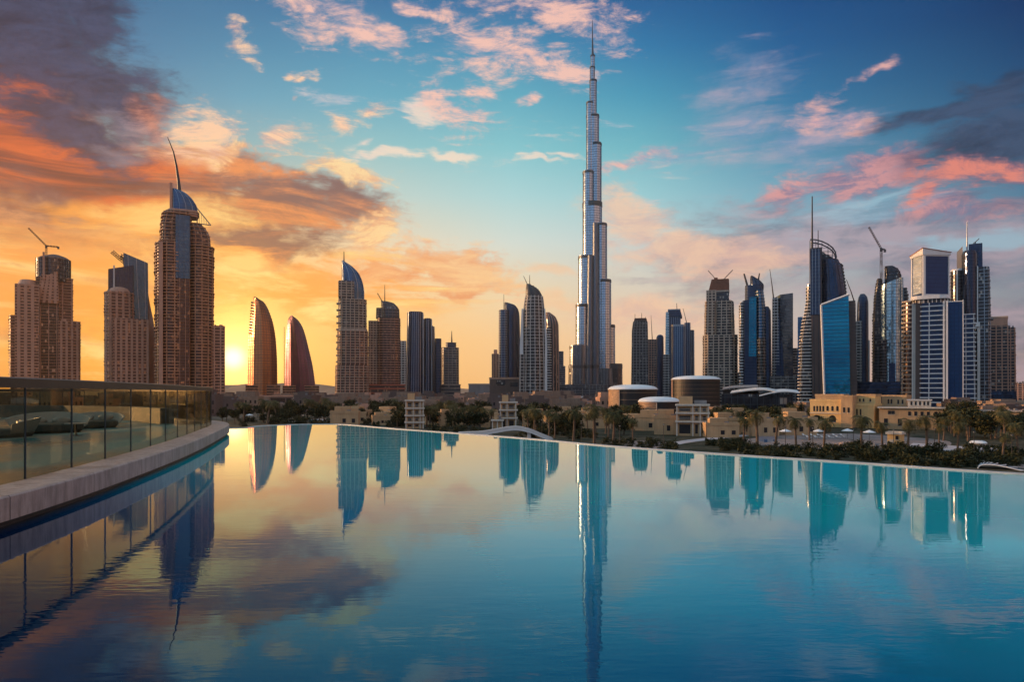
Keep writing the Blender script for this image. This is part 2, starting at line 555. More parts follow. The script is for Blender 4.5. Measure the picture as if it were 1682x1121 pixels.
def pchip(knots, smooth):
    """knots: [(t, value), ...] ascending; returns an interpolating function"""
    ts = [k[0] for k in knots]
    vs = [k[1] for k in knots]
    n = len(ts)
    if n == 1:
        return lambda t: vs[0]
    hs = [ts[i + 1] - ts[i] or 1e-6 for i in range(n - 1)]
    dl = [(vs[i + 1] - vs[i]) / hs[i] for i in range(n - 1)]
    ms = [dl[0]] + [0 if dl[i - 1] * dl[i] <= 0 else 2 / (1 / dl[i - 1] + 1 / dl[i]) for i in range(1, n - 1)] + [dl[-1]]

    def f(t):
        if t <= ts[0]:
            return vs[0]
        if t >= ts[-1]:
            return vs[-1]
        i = max(k for k in range(n - 1) if ts[k] <= t)
        u = (t - ts[i]) / hs[i]
        if not smooth:
            return vs[i] + (vs[i + 1] - vs[i]) * u
        return (vs[i] * (2 * u ** 3 - 3 * u * u + 1) + hs[i] * ms[i] * (u ** 3 - 2 * u * u + u)
                + vs[i + 1] * (-2 * u ** 3 + 3 * u * u) + hs[i] * ms[i + 1] * (u ** 3 - u * u))
    return f


def superell(n, e):
    out = []
    for i in range(n):
        a = -pi / 2 + 2 * pi * i / n
        c, s_ = cos(a), sin(a)
        out.append((abs(c) ** (2 / e) * (1 if c >= 0 else -1), abs(s_) ** (2 / e) * (1 if s_ >= 0 else -1)))
    return out


SECT = {
    'box': [(-1, -1), (1, -1), (1, 1), (-1, 1)],
    'cham': [(-1, -.6), (-.7, -1), (.7, -1), (1, -.6), (1, .6), (.7, 1), (-.7, 1), (-1, .6)],
    'ell': superell(28, 2.0),
    'rnd': superell(28, 4.0),
    'bow': [(-1, -.3)] + [(sin(a) * 1.0, -.3 - .7 * cos(a)) for a in [i * pi / 16 for i in range(-7, 8)]] + [(1, -.3), (1, 1), (-1, 1)],
    'corl': [(-1, .0), (-.35, -1), (1, -.1), (.35, 1)],
    'corr': [(-1, -.1), (.35, -1), (1, .0), (-.35, 1)],
    'corm': [(-1, .0), (0, -1), (1, .0), (0, 1)],
    'lens': [(-1, .1), (-.6, -.55), (0, -1), (.6, -.55), (1, .1), (.5, 1), (-.5, 1)],
}


def offs(poly, d):
    n = len(poly)
    out = []
    for i in range(n):
        p0, p1, p2 = poly[i - 1], poly[i], poly[(i + 1) % n]
        e1 = (p1[0] - p0[0], p1[1] - p0[1])
        e2 = (p2[0] - p1[0], p2[1] - p1[1])
        l1 = sqrt(e1[0] ** 2 + e1[1] ** 2) or 1e-6
        l2 = sqrt(e2[0] ** 2 + e2[1] ** 2) or 1e-6
        n1 = (e1[1] / l1, -e1[0] / l1)
        n2 = (e2[1] / l2, -e2[0] / l2)
        nx, ny = n1[0] + n2[0], n1[1] + n2[1]
        k = (nx * nx + ny * ny) / 2
        k = max(k, 0.3)
        out.append((p1[0] + nx * d / k, p1[1] + ny * d / k))
    return out


class Tower:
    """a tower standing on the city ground, turned to the viewer, measured in photo pixels at its own distance"""

    def __init__(s, name, label, cat, xc, D, group=None, ground=GZ, rot=0.0):
        s.D, s.xc = D, xc
        s.az = atan((xc - CX) / F)
        s.k = D / F
        s.g = ground
        s.o = thing(name, label, cat, ((xc - CX) * s.k, D, ground), -s.az + RAD(rot), group)
        s.cr = 1 / cos(RAD(rot))

    def X(s, x):
        return (x - s.xc) * s.k * cos(s.az) * s.cr

    def Z(s, y):
        return CAMZ + (HY - y) * s.k - s.g

    def P(s, x, y, v=0.0):
        return Vector((s.X(x), v, s.Z(y)))

    def vol(s, part, prof, sect='box', dep=None, v=0.0, mat='conc', slab=None, fin=None, smooth=False, shade=False, top=None, band=None, rise=None, label=None, mb=None, parent=None):
        """prof: [(y, xl, xr), ...] from the bottom up (y None = ground).
        slab: (mat, out, thick, floor height[, jitter]); fin: (mat, spacing, width, out); band: [(y0, y1, mat, out)];
        rise: (u0, u1) metres added to the top ring at u=-1 and u=+1 (a slanted roof)"""
        pr = [((s.Z(y) if y is not None else 0.0), s.X(a), s.X(b)) for y, a, b in prof]
        pr.sort(key=lambda t: t[0])
        fl = pchip([(p[0], p[1]) for p in pr], smooth)
        fr = pchip([(p[0], p[2]) for p in pr], smooth)
        z0, z1 = pr[0][0], pr[-1][0]
        wmax = max(p[2] - p[1] for p in pr)
        dep = wmax * 0.75 if dep is None else dep
        S = SECT[sect]

        def poly(z):
            a, b = fl(z), fr(z)
            c, h = (a + b) / 2, (b - a) / 2
            q = 1.0
            if smooth:
                q = min(1.0, 0.35 + 0.65 * (b - a) / wmax)
            return [(c + u * h, v + w * dep / 2 * q) for u, w in S]
        own = mb is None
        mb = mb or MB()
        if len(pr) == 2 and not smooth:
            zs = [z0, z1]
        else:
            zs = sorted(set([p[0] for p in pr] + ([z0 + (z1 - z0) * i / 28 for i in range(29)] if smooth else [])))
        rings = [[(x, y, z) for x, y in poly(z)] for z in zs]
        if rise:
            rings[-1] = [(x, y, z + rise[0] + (rise[1] - rise[0]) * (u[0] + 1) / 2) for (x, y, z), u in zip(rings[-1], S)]
        mb.loft(rings, mat, True, True, smooth=shade, capmat=top or 'roofing')
        if slab:
            sm_, out, th, fh = slab[:4]
            jit = slab[4] if len(slab) > 4 else 0
            z = z0 + fh
            while z < z1 + 0.1:
                zz = min(z, z1 - th + 0.07)
                o_ = out * (1 + (random.uniform(-jit, jit) if jit else 0))
                pl = offs(poly(zz), o_)
                mb.prism(pl, zz, zz + th, sm_)
                z += fh
        if fin:
            fm, spc, wid, out = fin[:4]
            base_ = poly(z0)
            n = len(base_)
            # arc positions on the bottom ring
            segs = [sqrt((base_[(i + 1) % n][0] - base_[i][0]) ** 2 + (base_[(i + 1) % n][1] - base_[i][1]) ** 2) for i in range(n)]
            tot = sum(segs)
            cnt = max(4, int(tot / spc))
            for k in range(cnt):
                t = (k + 0.5) * tot / cnt
                i = 0
                while t > segs[i]:
                    t -= segs[i]
                    i += 1
                u = t / segs[i]
                rr = []
                for zi, z in enumerate(zs):
                    pl = rings[zi]
                    a, b = pl[i], pl[(i + 1) % n]
                    ex, ey = b[0] - a[0], b[1] - a[1]
                    l = sqrt(ex * ex + ey * ey) or 1e-6
                    ex, ey = ex / l, ey / l
                    nx, ny = ey, -ex
                    cx_, cy_ = a[0] + (b[0] - a[0]) * u, a[1] + (b[1] - a[1]) * u
                    zt = a[2] + (b[2] - a[2]) * u
                    w2 = wid / 2
                    rr.append([(cx_ - ex * w2 - nx * .1, cy_ - ey * w2 - ny * .1, zt), (cx_ - ex * w2 + nx * out, cy_ - ey * w2 + ny * out, zt),
                               (cx_ + ex * w2 + nx * out, cy_ + ey * w2 + ny * out, zt), (cx_ + ex * w2 - nx * .1, cy_ + ey * w2 - ny * .1, zt)])
                mb.loft([q[::-1] for q in rr], fm, True, True)
        for bd in band or ():
            ya, yb, bm_, out = bd
            za, zb = sorted((s.Z(ya), s.Z(yb)))
            zb = min(zb, z1 + 0.4)
            mb.loft([[(x, y, za) for x, y in offs(poly(za), out)], [(x, y, zb) for x, y in offs(poly(min(zb, z1)), out)]], bm_, smooth=shade)
        if own:
            ob = mb.build(part, parent or s.o)
            if label:
                ob['label'] = label
            return ob
        return None

    def pole(s, part, pts, r0, r1, mat='dark_metal', v=0.0, n=8, seg=1):
        """spire or mast through photo points [(x, y), ...]"""
        mb = MB()
        P_ = [s.P(x, y, v) for x, y in pts]
        k = len(P_)
        rad = [r0 + (r1 - r0) * i / (k - 1) for i in range(k)]
        mb.path(P_, rad, mat, n)
        return mb.build(part, s.o)

    def slabbox(s, part, x0, x1, y0, y1, v0, v1, mat, parent=None):
        mb = MB()
        za, zb = sorted((0.0 if y0 is None else s.Z(y0), s.Z(y1)))
        mb.box(s.X(x0), s.X(x1), v0, v1, za, zb, mat)
        return mb.build(part, parent or s.o)

    def roofplant(s, part, x0, x1, y, v0, v1, h=3.0, n=3, mat='conc_dark'):
        mb = MB()
        z = s.Z(y)
        xa, xb = s.X(x0), s.X(x1)
        for i in range(n):
            a = xa + (xb - xa) * (i + random.uniform(0.05, 0.3)) / n
            b = xa + (xb - xa) * (i + random.uniform(0.6, 0.98)) / n
            mb.box(a, b, v0 * random.uniform(.3, .9), v1 * random.uniform(.3, .9), z - 0.3, z + h * random.uniform(.4, 1.0), mat)
        return mb.build(part, s.o)


def crane(label, D, mast_x, y_base, y_top, jib, counter, xc=None, v=0.0, group='tower cranes above the skyline', w=1.0, name='tower_crane', mat='crane_paint'):
    """lattice crane standing on a roof: jib and counter are photo points of their ends"""
    az = atan((mast_x - CX) / F)
    k = D / F
    base = Vector(((mast_x - CX) * k, D, CAMZ + (HY - y_base) * k))
    o = thing(name, label, 'crane', base, -az, group)

    def L(x, y):
        return Vector(((x - mast_x) * k * cos(az), 0, (y_base - y) * k))
    mb = MB()
    mb.truss((0, 0, 0), L(mast_x, y_top), w * 0.7, mat, 7, w * 0.2)
    mb.build('mast', o)
    mb = MB()
    mb.truss(L(mast_x, y_top), L(*jib), w * 0.5, mat, 12, w * 0.2)
    mb.build('jib', o)
    if counter:
        mb = MB()
        c = L(*counter)
        mb.truss(L(mast_x, y_top), c, w * 0.5, mat, 4, w * 0.2)
        mb.box(c.x - w, c.x + w, -w, w, c.z - 2.2 * w, c.z + .2, 'conc_dark')
        mb.build('counter_jib', o)
    mb = MB()
    t = L(mast_x, y_top) + Vector((0, 0, 0))
    mb.box(t.x - w * .9, t.x + w * .9, -w * 1.4, w * .9, t.z - 2.4 * w, t.z + .4 * w, 'dark_metal')
    mb.build('cab', o)
    return o

# ================================================================== palette
solid('conc_rose', (0.48, 0.265, 0.180), 0.8, 0.18, 0.05, streak=True)
solid('conc_tan', (0.40, 0.32, 0.25), 0.8, 0.18, 0.05, streak=True)
solid('conc_white', (0.60, 0.55, 0.50), 0.7, 0.12, 0.05, streak=True)
solid('conc_grey', (0.20, 0.185, 0.18), 0.8, 0.2, 0.06, streak=True)
solid('conc_dark', (0.075, 0.068, 0.07), 0.8, 0.25, 0.06)
solid('brown_panel', (0.115, 0.075, 0.062), 0.6, 0.2, 0.06, streak=True)
solid('roofing', (0.16, 0.145, 0.135), 0.9, 0.25, 0.1)
solid('white_panel', (0.68, 0.65, 0.62), 0.45, 0.08, 0.05, streak=True)
solid('dark_metal', (0.045, 0.045, 0.05), 0.45, 0.2, 0.3, metal=0.6)
solid('steel_rib', (0.30, 0.32, 0.35), 0.35, 0.15, 0.1, metal=0.8)
solid('steel_dark', (0.05, 0.055, 0.065), 0.4, 0.2, 0.1, metal=0.6)
solid('rust_frame', (0.24, 0.10, 0.06), 0.8, 0.3, 0.2)
solid('crane_paint', (0.08, 0.05, 0.04), 0.6, 0.3, 0.4)
solid('red_roof', (0.36, 0.11, 0.06), 0.7, 0.2, 0.1)
glass('navy_glass', (0.030, 0.060, 0.130), (0.010, 0.020, 0.048), rough=0.10)
glass('deep_glass', (0.020, 0.042, 0.100), (0.008, 0.016, 0.040), rough=0.10, line=0.10)
glass('blue_glass', (0.050, 0.130, 0.240), (0.020, 0.060, 0.130), rough=0.10, metal=0.7, line=0.12)
glass('teal_glass', (0.008, 0.320, 0.450), (0.004, 0.045, 0.150), rough=0.10, metal=0.75, fh=3.4, line=0.16, linec=(0.004, 0.05, 0.12), tilt=0.04, var=0.15)  # wide dark patches stand in for reflected surroundings
glass('ink_glass', (0.016, 0.055, 0.150), (0.010, 0.036, 0.105), metal=0.1, rough=0.30, line=0.08, var=0.3)
[n_ for n_ in MATS['ink_glass'].node_tree.nodes if n_.type == 'BSDF_PRINCIPLED'][0].inputs['Specular IOR Level'].default_value = 0.2
glass('bright_glass', (0.80, 0.86, 0.90), (0.55, 0.66, 0.74), rough=0.32, metal=0.7, line=0.14, linec=(.4, .48, .55), tilt=0.05)
solid('conc_sunglow', (0.46, 0.235, 0.135), 0.7, 0.18, 0.05, streak=True)  # concrete with the sun's orange glow put into the colour
glass('pale_glass', (0.42, 0.55, 0.62), (0.20, 0.32, 0.40), rough=0.12, metal=0.8, line=0.14, tilt=0.05)
glass('grey_glass', (0.070, 0.075, 0.092), (0.022, 0.024, 0.034), rough=0.14, blinds=0.05)
glass('dark_glass', (0.040, 0.038, 0.045), (0.012, 0.012, 0.016), rough=0.14, blinds=0.07, metal=0.4)
glass('brown_glass', (0.115, 0.062, 0.050), (0.035, 0.020, 0.020), rough=0.2, metal=0.45, blinds=0.12, blindc=(0.34, 0.20, 0.12))
glass('mauve_glass', (0.27, 0.095, 0.140), (0.17, 0.055, 0.090), rough=0.30, metal=0.7, fh=3.4, line=0.12, linec=(0.10, 0.04, 0.05), tilt=0.03, var=0.3)
glass('sunglow_glass', (0.66, 0.245, 0.095), (0.40, 0.140, 0.070), rough=0.32, metal=0.75, fh=3.4, line=0.12, linec=(0.14, 0.055, 0.04), tilt=0.03, var=0.3)  # orange sunlight put into the glass tint
glass('silver_skin', (0.52, 0.60, 0.70), (0.24, 0.31, 0.40), metal=0.95, rough=0.17, fh=5.4, line=0.20, linec=(0.10, 0.13, 0.18), tilt=0.015, cw=1.4, var=0.3)

# ================================================================== ground, hills
m, N, b = mat_new('city_ground')
co = N.new('ShaderNodeTexCoord').outputs['Object']
n1 = N.noise(co, 0.012, 6, 0.6)
n2 = N.noise(co, 0.15, 6, 0.65)
n3 = N.noise(co, 1.3, 4, 0.6)
c = N.mix(N.ss(n2, 0.35, 0.65), (0.125, 0.085, 0.058, 1), (0.26, 0.19, 0.135, 1))
c = N.mix(N.ss(n1, 0.40, 0.60), c, N.mix(N.ss(n2, 0.4, 0.6), (0.020, 0.026, 0.011, 1), (0.06, 0.052, 0.030, 1)))
c = N.mix(N.ss(n3, 0.35, 0.75, 0, 0.6), c, (0.05, 0.042, 0.032, 1))
gp = N.new('ShaderNodeNewGeometry')
gs = N.new('ShaderNodeSeparateXYZ')
N.link(gp.outputs['Position'], gs.inputs[0])
lawn = N.mix(N.ss(n2, 0.38, 0.62), (0.016, 0.022, 0.009, 1), N.mix(N.ss(n3, 0.4, 0.6), (0.045, 0.042, 0.020, 1), (0.11, 0.082, 0.056, 1)))
c = N.mix(N.ss(N.math('MULTIPLY_ADD', n1, 120.0, gs.outputs[1]), 330, 420), lawn, c)
N.put(b.inputs['Base Color'], c)
b.inputs['Roughness'].default_value = 0.95
b.inputs['Specular IOR Level'].default_value = 0.15
mb = MB()
xs = [-5000, -2500, -900, -300, 300, 900, 2500, 5000]
ys = [-400, 100, 300, 600, 1200, 2400, 4500]
for i in range(len(xs) - 1):
    for j in range(len(ys) - 1):
        mb.quad((xs[i], ys[j], GZ), (xs[i + 1], ys[j], GZ), (xs[i + 1], ys[j + 1], GZ), (xs[i], ys[j + 1], GZ), 'city_ground')
tag(mb.build('ground'), kind='structure')

solid('hill_sand', (0.24, 0.155, 0.11), 0.95, 0.25, 0.004)
mb = MB()
n = 160
HD = 3300.0
rows = []
for j in range(9):
    r = []
    for i in range(n + 1):
        x = -4900 + 9800 * i / n
        y = HD + 900 * (j / 8.0)
        t = sin(pi * j / 8.0)
        px = x / (HD + 450) * F + CX
        amp = 42 * math.exp(-((px - 430) / 230.0) ** 2) + 22 * math.exp(-((px - 1050) / 260.0) ** 2) + 22
        h = amp * (0.6 + 0.8 * (MN.noise(Vector((x * 0.0025, j * 0.35, 0.3))) * 0.5 + 0.5) + 0.28 * MN.noise(Vector((x * 0.014, j, 3.1))))
        r.append((x, y, GZ - 0.5 + max(0, h) * t))
    rows.append(r)
for j in range(8):
    for i in range(n):
        k = len(mb.v)
        mb.v += [rows[j][i], rows[j][i + 1], rows[j + 1][i + 1], rows[j + 1][i]]
        mb.face((k, k + 1, k + 2, k + 3), 'hill_sand')
tag(mb.build('hills'), kind='structure')


# ================================================================== the pool and its terrace
def crom(pts, per=6):
    out = []
    P_ = [Vector(p) for p in pts]
    P_ = [P_[0] * 2 - P_[1]] + P_ + [P_[-1] * 2 - P_[-2]]
    for i in range(1, len(P_) - 2):
        p0, p1, p2, p3 = P_[i - 1:i + 3]
        for k in range(per):
            t = k / per
            out.append(0.5 * ((2 * p1) + (p2 - p0) * t + (2 * p0 - 5 * p1 + 4 * p2 - p3) * t * t + (3 * p1 - p0 - 3 * p2 + p3) * t ** 3))
    out.append(P_[-2])
    return out


CZ = 0.53
cop = [(-8.9, -12), (-8.0, -5), (-7.75, 1), (-7.78, 6)]
for x, y in ((0, 819.6), (70.6, 800), (126.6, 785.7), (176.6, 771), (235, 753), (294, 734), (338.5, 717), (364, 705)):
    q = on_plane(x, y, CZ)
    cop.append((q.x, q.y))
cop += [(-15.05, 36.4), (-17.2, 40.4), (-20.8, 44.0), (-25.5, 47.6), (-32, 50.5), (-41, 52.5)]
COP = [Vector((p.x, p.y)) for p in crom([(a, b_, 0) for a, b_ in cop], 8)]


def even(c, step):
    out, need = [c[0]], step
    for i in range(1, len(c)):
        a, d = c[i - 1], c[i]
        l = (d - a).length
        while need <= l:
            out.append(a.lerp(d, need / l))
            need += step
        need -= l
    return out


COP = even(COP, 0.8)
for _ in range(4):
    COP = [COP[0]] + [(COP[i - 1] + COP[i] * 2 + COP[i + 1]) / 4 for i in range(1, len(COP) - 1)] + [COP[-1]]


def normals2(c):
    out = []
    for i in range(len(c)):
        a, d = c[max(0, i - 1)], c[min(len(c) - 1, i + 1)]
        t = (d - a).normalized()
        out.append(Vector((-t.y, t.x)))      # to the left of travel (away from the pool)
    return out


CN = normals2(COP)

m, N, b = mat_new('coping_stone')
co = N.new('ShaderNodeTexCoord').outputs['Object']
n1 = N.noise(co, 0.9, 5, 0.6)
n2 = N.noise(N.mapping(co, scale=(1, 1, 0.15)), 6.0, 5, 0.7)
n3 = N.noise(co, 60, 3, 0.7)
f = N.math('MULTIPLY_ADD', n2, 0.45, N.math('MULTIPLY_ADD', n3, 0.2, N.math('MULTIPLY', n1, 0.35)))
N.put(b.inputs['Base Color'], N.mix(N.ss(f, 0.40, 0.60), (0.22, 0.155, 0.132, 1), (0.42, 0.315, 0.275, 1)))
N.put(b.inputs['Roughness'], N.ss(n1, 0.3, 0.7, 0.45, 0.75))
bp = N.new('ShaderNodeBump')
bp.inputs['Strength'].default_value = 0.25
bp.inputs['Distance'].default_value = 0.01
N.link(n3, bp.inputs['Height'])
N.link(bp.outputs[0], b.inputs['Normal'])

solid('coping_joint_shade', (0.035, 0.02, 0.016), 0.5, 0.3, 1.0)

# coping: stones of about 2.4 m with thin joints, each its own stretch of one wall
mb = MB()
prof = [(0.17, -0.6), (0.17, 0.125), (0.0, 0.13), (0.0, 0.505), (0.025, CZ), (0.90, CZ), (0.92, 0.2)]
acc = 0.0
start = 0
seglen = 2.6


def coping_piece(i0, i1, last):
    rings = []
    for i in range(i0, i1 + 1):
        p, nn = COP[i], CN[i]
        rings.append([(p.x + nn.x * d, p.y + nn.y * d, z) for d, z in prof])
    mb.loft(rings, 'coping_stone', False, False, closed=False)


coping_piece(0, len(COP) - 1, True)
# joints: thin dark inlays
for i in range(2, len(COP) - 2):
    acc += (COP[i] - COP[i - 1]).length
    if acc > 3.0:
        acc = 0
        p, nn = COP[i], CN[i]
        t = Vector((nn.y, -nn.x)) * 0.011
        pr = [(-0.0015, 0.132), (-0.0015, 0.505), (0.0245, CZ + 0.0015), (0.90, CZ + 0.0015)]
        ra = [(p.x + nn.x * d - t.x, p.y + nn.y * d - t.y, z) for d, z in pr]
        rb = [(p.x + nn.x * d + t.x, p.y + nn.y * d + t.y, z) for d, z in pr]
        mb.loft([ra, rb], 'coping_joint_shade', False, False, closed=False)
# dark strip under the overhang, its shade put into the colour
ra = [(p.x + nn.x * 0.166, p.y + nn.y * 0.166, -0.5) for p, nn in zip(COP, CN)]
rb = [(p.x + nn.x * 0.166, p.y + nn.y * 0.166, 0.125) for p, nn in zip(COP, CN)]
mb.loft([ra, rb], 'coping_joint_shade', False, False, closed=False)
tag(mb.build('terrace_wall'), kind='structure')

# deck behind the coping, wet teal stone
m, N, b = mat_new('wet_deck')
co = N.new('ShaderNodeTexCoord').outputs['Object']
n1 = N.noise(N.mapping(co, scale=(1, 0.4, 1)), 0.35, 5, 0.6)
br = N.new('ShaderNodeTexBrick')
N.link(co, br.inputs['Vector'])
br.inputs['Scale'].default_value = 0.8
br.inputs['Mortar Size'].default_value = 0.012
br.inputs['Color1'].default_value = (0.014, 0.085, 0.100, 1)
br.inputs['Color2'].default_value = (0.020, 0.105, 0.120, 1)
br.inputs['Mortar'].default_value = (0.008, 0.02, 0.022, 1)
N.put(b.inputs['Base Color'], N.mix(N.ss(n1, 0.4, 0.62), br.outputs[0], (0.05, 0.16, 0.17, 1)))
N.put(b.inputs['Roughness'], N.ss(n1, 0.3, 0.7, 0.22, 0.5))
mb = MB()
inner = [(p.x + nn.x * 0.88, p.y + nn.y * 0.88) for p, nn in zip(COP, CN)]
poly = inner + [(-75, 54), (-75, -12)]
k = len(mb.v)
mb.v += [(x, y, CZ - 0.03) for x, y in poly]
mb.face(range(k, k + len(poly)), 'wet_deck')
tag(mb.build('terrace_floor'), kind='structure')

# far rim of the pool
rim_px = [(400, 703), (430, 699.6), (478, 697.6), (525, 696.8), (565, 697.6), (650, 704.6), (750, 711.8), (870, 721), (1000, 732.8), (1200, 747), (1400, 760), (1682, 779)]
rim = [(-23.5, 42.6), (-19.6, 42.0)]
for x, y in rim_px:
    q = on_plane(x, y, 0.03)
    rim.append((q.x, q.y))
rim += [(17.0, 16.6), (21.0, 14.2), (26, 11)]
RIM = [Vector((p.x, p.y)) for p in crom([(a, b_, 0) for a, b_ in rim], 5)]
RN = normals2(RIM)
solid('rim_stone', (0.46, 0.43, 0.41), 0.5, 0.15, 0.8)
solid('pool_outer', (0.20, 0.17, 0.15), 0.8, 0.2, 0.4)
mb = MB()
rw = 0.20
a0_ = [(p.x, p.y, -0.3) for p in RIM]
a1_ = [(p.x, p.y, 0.035) for p in RIM]
a2_ = [(p.x + q.x * rw, p.y + q.y * rw, 0.035) for p, q in zip(RIM, RN)]
a3_ = [(p.x + q.x * rw, p.y + q.y * rw, -0.12) for p, q in zip(RIM, RN)]
a4_ = [(p.x + q.x * (rw - .03), p.y + q.y * (rw - .03), GZ) for p, q in zip(RIM, RN)]
mb.loft([a0_, a1_, a2_, a3_], 'rim_stone', False, False, closed=False)
mb.loft([a3_, a4_], 'pool_outer', False, False, closed=False)
tag(mb.build('pool_wall'), kind='structure')

# water: one sheet from the coping to the rim and back under the viewer
m, N, b = mat_new('pool_water')
geo = N.new('ShaderNodeNewGeometry')
pos = geo.outputs['Position']
sp = N.new('ShaderNodeSeparateXYZ')
N.link(pos, sp.inputs[0])
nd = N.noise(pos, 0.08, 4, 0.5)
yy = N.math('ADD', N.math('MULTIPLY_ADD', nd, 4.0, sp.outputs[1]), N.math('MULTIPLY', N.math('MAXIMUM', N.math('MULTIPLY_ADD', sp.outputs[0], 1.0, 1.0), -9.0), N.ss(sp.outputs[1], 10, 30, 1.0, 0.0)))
# turquoise at the far rim, dark blue close by, darkest at near left
waterc = N.ramp(N.math('DIVIDE', yy, 50.0), [(0.0, (0.0001, 0.007, 0.028, 1)), (0.12, (0.0001, 0.011, 0.042, 1)), (0.19, (0.0002, 0.055, 0.125, 1)), (0.28, (0.0003, 0.225, 0.310, 1)), (0.40, (0.0015, 0.37, 0.415, 1)), (0.65, (0.005, 0.43, 0.44, 1))])
N.put(b.inputs['Base Color'], waterc)
b.inputs['Roughness'].default_value = 0.6
b.inputs['Specular IOR Level'].default_value = 0.0
wg = N.new('ShaderNodeBsdfGlossy')
wg.inputs['Roughness'].default_value = 0.012
wf = N.new('ShaderNodeFresnel')
wf.inputs['IOR'].default_value = 1.66
N.put(wg.inputs['Color'], N.mix(N.ss(wf.outputs[0], 0.16, 0.58), (0.36, 0.78, 1.0, 1), (1.0, 0.99, 0.96, 1)))
wm = N.new('ShaderNodeMixShader')
wout = [n_ for n_ in N.t.nodes if n_.type == 'OUTPUT_MATERIAL'][0]
N.link(wf.outputs[0], wm.inputs[0])
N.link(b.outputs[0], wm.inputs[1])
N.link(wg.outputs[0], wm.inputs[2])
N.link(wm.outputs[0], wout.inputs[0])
w1 = N.noise(N.mapping(pos, rot=(0, 0, RAD(20)), scale=(0.5, 1.6, 1)), 1.1, 3, 0.5, 0.4)
w2 = N.noise(N.mapping(pos, rot=(0, 0, RAD(-12)), scale=(0.7, 2.4, 1)), 3.6, 2, 0.5, 0.2)
patch = N.ss(N.noise(pos, 0.13, 3, 0.5), 0.42, 0.62, 0.25, 1.0)
near = N.ss(sp.outputs[1], 4, 26, 1.0, 0.10)
bp = N.new('ShaderNodeBump')
bp.inputs['Distance'].default_value = 0.02
N.put(bp.inputs['Strength'], N.math('MULTIPLY', N.math('MULTIPLY', patch, near), 0.22))
N.link(N.math('MULTIPLY_ADD', w2, 0.5, w1), bp.inputs['Height'])
N.link(bp.outputs[0], wg.inputs['Normal'])
N.link(bp.outputs[0], wf.inputs['Normal'])
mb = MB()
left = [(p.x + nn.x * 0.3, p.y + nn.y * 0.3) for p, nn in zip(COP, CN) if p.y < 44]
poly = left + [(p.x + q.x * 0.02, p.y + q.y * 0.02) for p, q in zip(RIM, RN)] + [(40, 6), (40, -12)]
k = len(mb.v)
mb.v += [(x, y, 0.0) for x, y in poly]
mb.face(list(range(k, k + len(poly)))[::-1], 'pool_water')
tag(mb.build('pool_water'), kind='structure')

# glass balustrade
solid('handrail_metal', (0.085, 0.048, 0.030), 0.38, 0.15, 1.5, metal=0.35)
m = bpy.data.materials.new('balustrade_glass')
m.use_nodes = True
for n_ in list(m.node_tree.nodes):
    m.node_tree.nodes.remove(n_)
N = NT(m.node_tree)
tr = N.new('ShaderNodeBsdfTransparent')
tr.inputs[0].default_value = (0.78, 0.76, 0.64, 1)
gl = N.new('ShaderNodeBsdfGlossy')
gl.inputs['Roughness'].default_value = 0.03
gl.inputs['Color'].default_value = (0.8, 0.78, 0.66, 1)
lw = N.new('ShaderNodeLayerWeight')
lw.inputs['Blend'].default_value = 0.5
fr = N.math('MULTIPLY_ADD', N.math('POWER', lw.outputs['Facing'], 5.0), 0.30, 0.03)
ms = N.new('ShaderNodeMixShader')
N.link(fr, ms.inputs[0])
N.link(tr.outputs[0], ms.inputs[1])
N.link(gl.outputs[0], ms.inputs[2])
mo = N.new('ShaderNodeOutputMaterial')
N.link(ms.outputs[0], mo.inputs[0])
MATS['balustrade_glass'] = m

rail = thing('glass_balustrade', 'curved glass balustrade with brown metal handrail along the terrace edge', 'balustrade', (COP[30].x, COP[30].y, CZ))
off = Vector((-COP[30].x, -COP[30].y, -CZ))


def rel(x, y, z):
    return (x + off.x, y + off.y, z + off.z)


GL = [(p + nn * 0.88) for p, nn in zip(COP, CN)]
# resample the glass line every 2.2 m
dist = [0.0]
for i in range(1, len(GL)):
    dist.append(dist[-1] + (GL[i] - GL[i - 1]).length)


def at_len(d):
    for i in range(1, len(GL)):
        if dist[i] >= d:
            t = (d - dist[i - 1]) / (dist[i] - dist[i - 1])
            return GL[i - 1].lerp(GL[i], t)
    return GL[-1]


PW_ = 2.1
npan = int(dist[-1] / PW_)
for i in range(4, npan):
    mb = MB()
    cols = []
    for k in range(5):
        d = i * PW_ + 0.012 + (PW_ - 0.024) * k / 4
        p, q = at_len(d), at_len(d + 0.05)
        t = (q - p).normalized()
        nn = Vector((-t.y, t.x))
        cols.append((p - nn * 0.01, p + nn * 0.01))
    ra = [[rel(a.x, a.y, CZ + .002), rel(a.x, a.y, 2.36), rel(c_.x, c_.y, 2.36), rel(c_.x, c_.y, CZ + .002)] for a, c_ in cols]
    mb.loft(ra, 'balustrade_glass')
    mb.build('glass_panel', rail)
    mb = MB()
    p = at_len(i * PW_)
    mb.box(p.x - .014 + off.x, p.x + .014 + off.x, p.y - .014 + off.y, p.y + .014 + off.y, 0.002, 2.36 + off.z, 'steel_dark')
    mb.build('post', rail)
mb = MB()
ra = []
for p, nn in zip(GL, CN):
    a, c_ = p - nn * 0.085, p + nn * 0.085
    ra.append([rel(a.x, a.y, 2.30), rel(a.x, a.y, 2.475), rel(a.x + nn.x * .03, a.y + nn.y * .03, 2.495), rel(c_.x, c_.y, 2.49), rel(c_.x, c_.y, 2.30)])
mb.loft(ra, 'handrail_metal')
mb.build('handrail', rail)

# terrace furniture seen through the glass
solid('shell_white', (0.26, 0.26, 0.24), 0.4, 0.06, 1.0)
solid('cushion_dark', (0.05, 0.06, 0.06), 0.9, 0.2, 3.0)
solid('planter_dark', (0.05, 0.055, 0.05), 0.6, 0.25, 0.6)


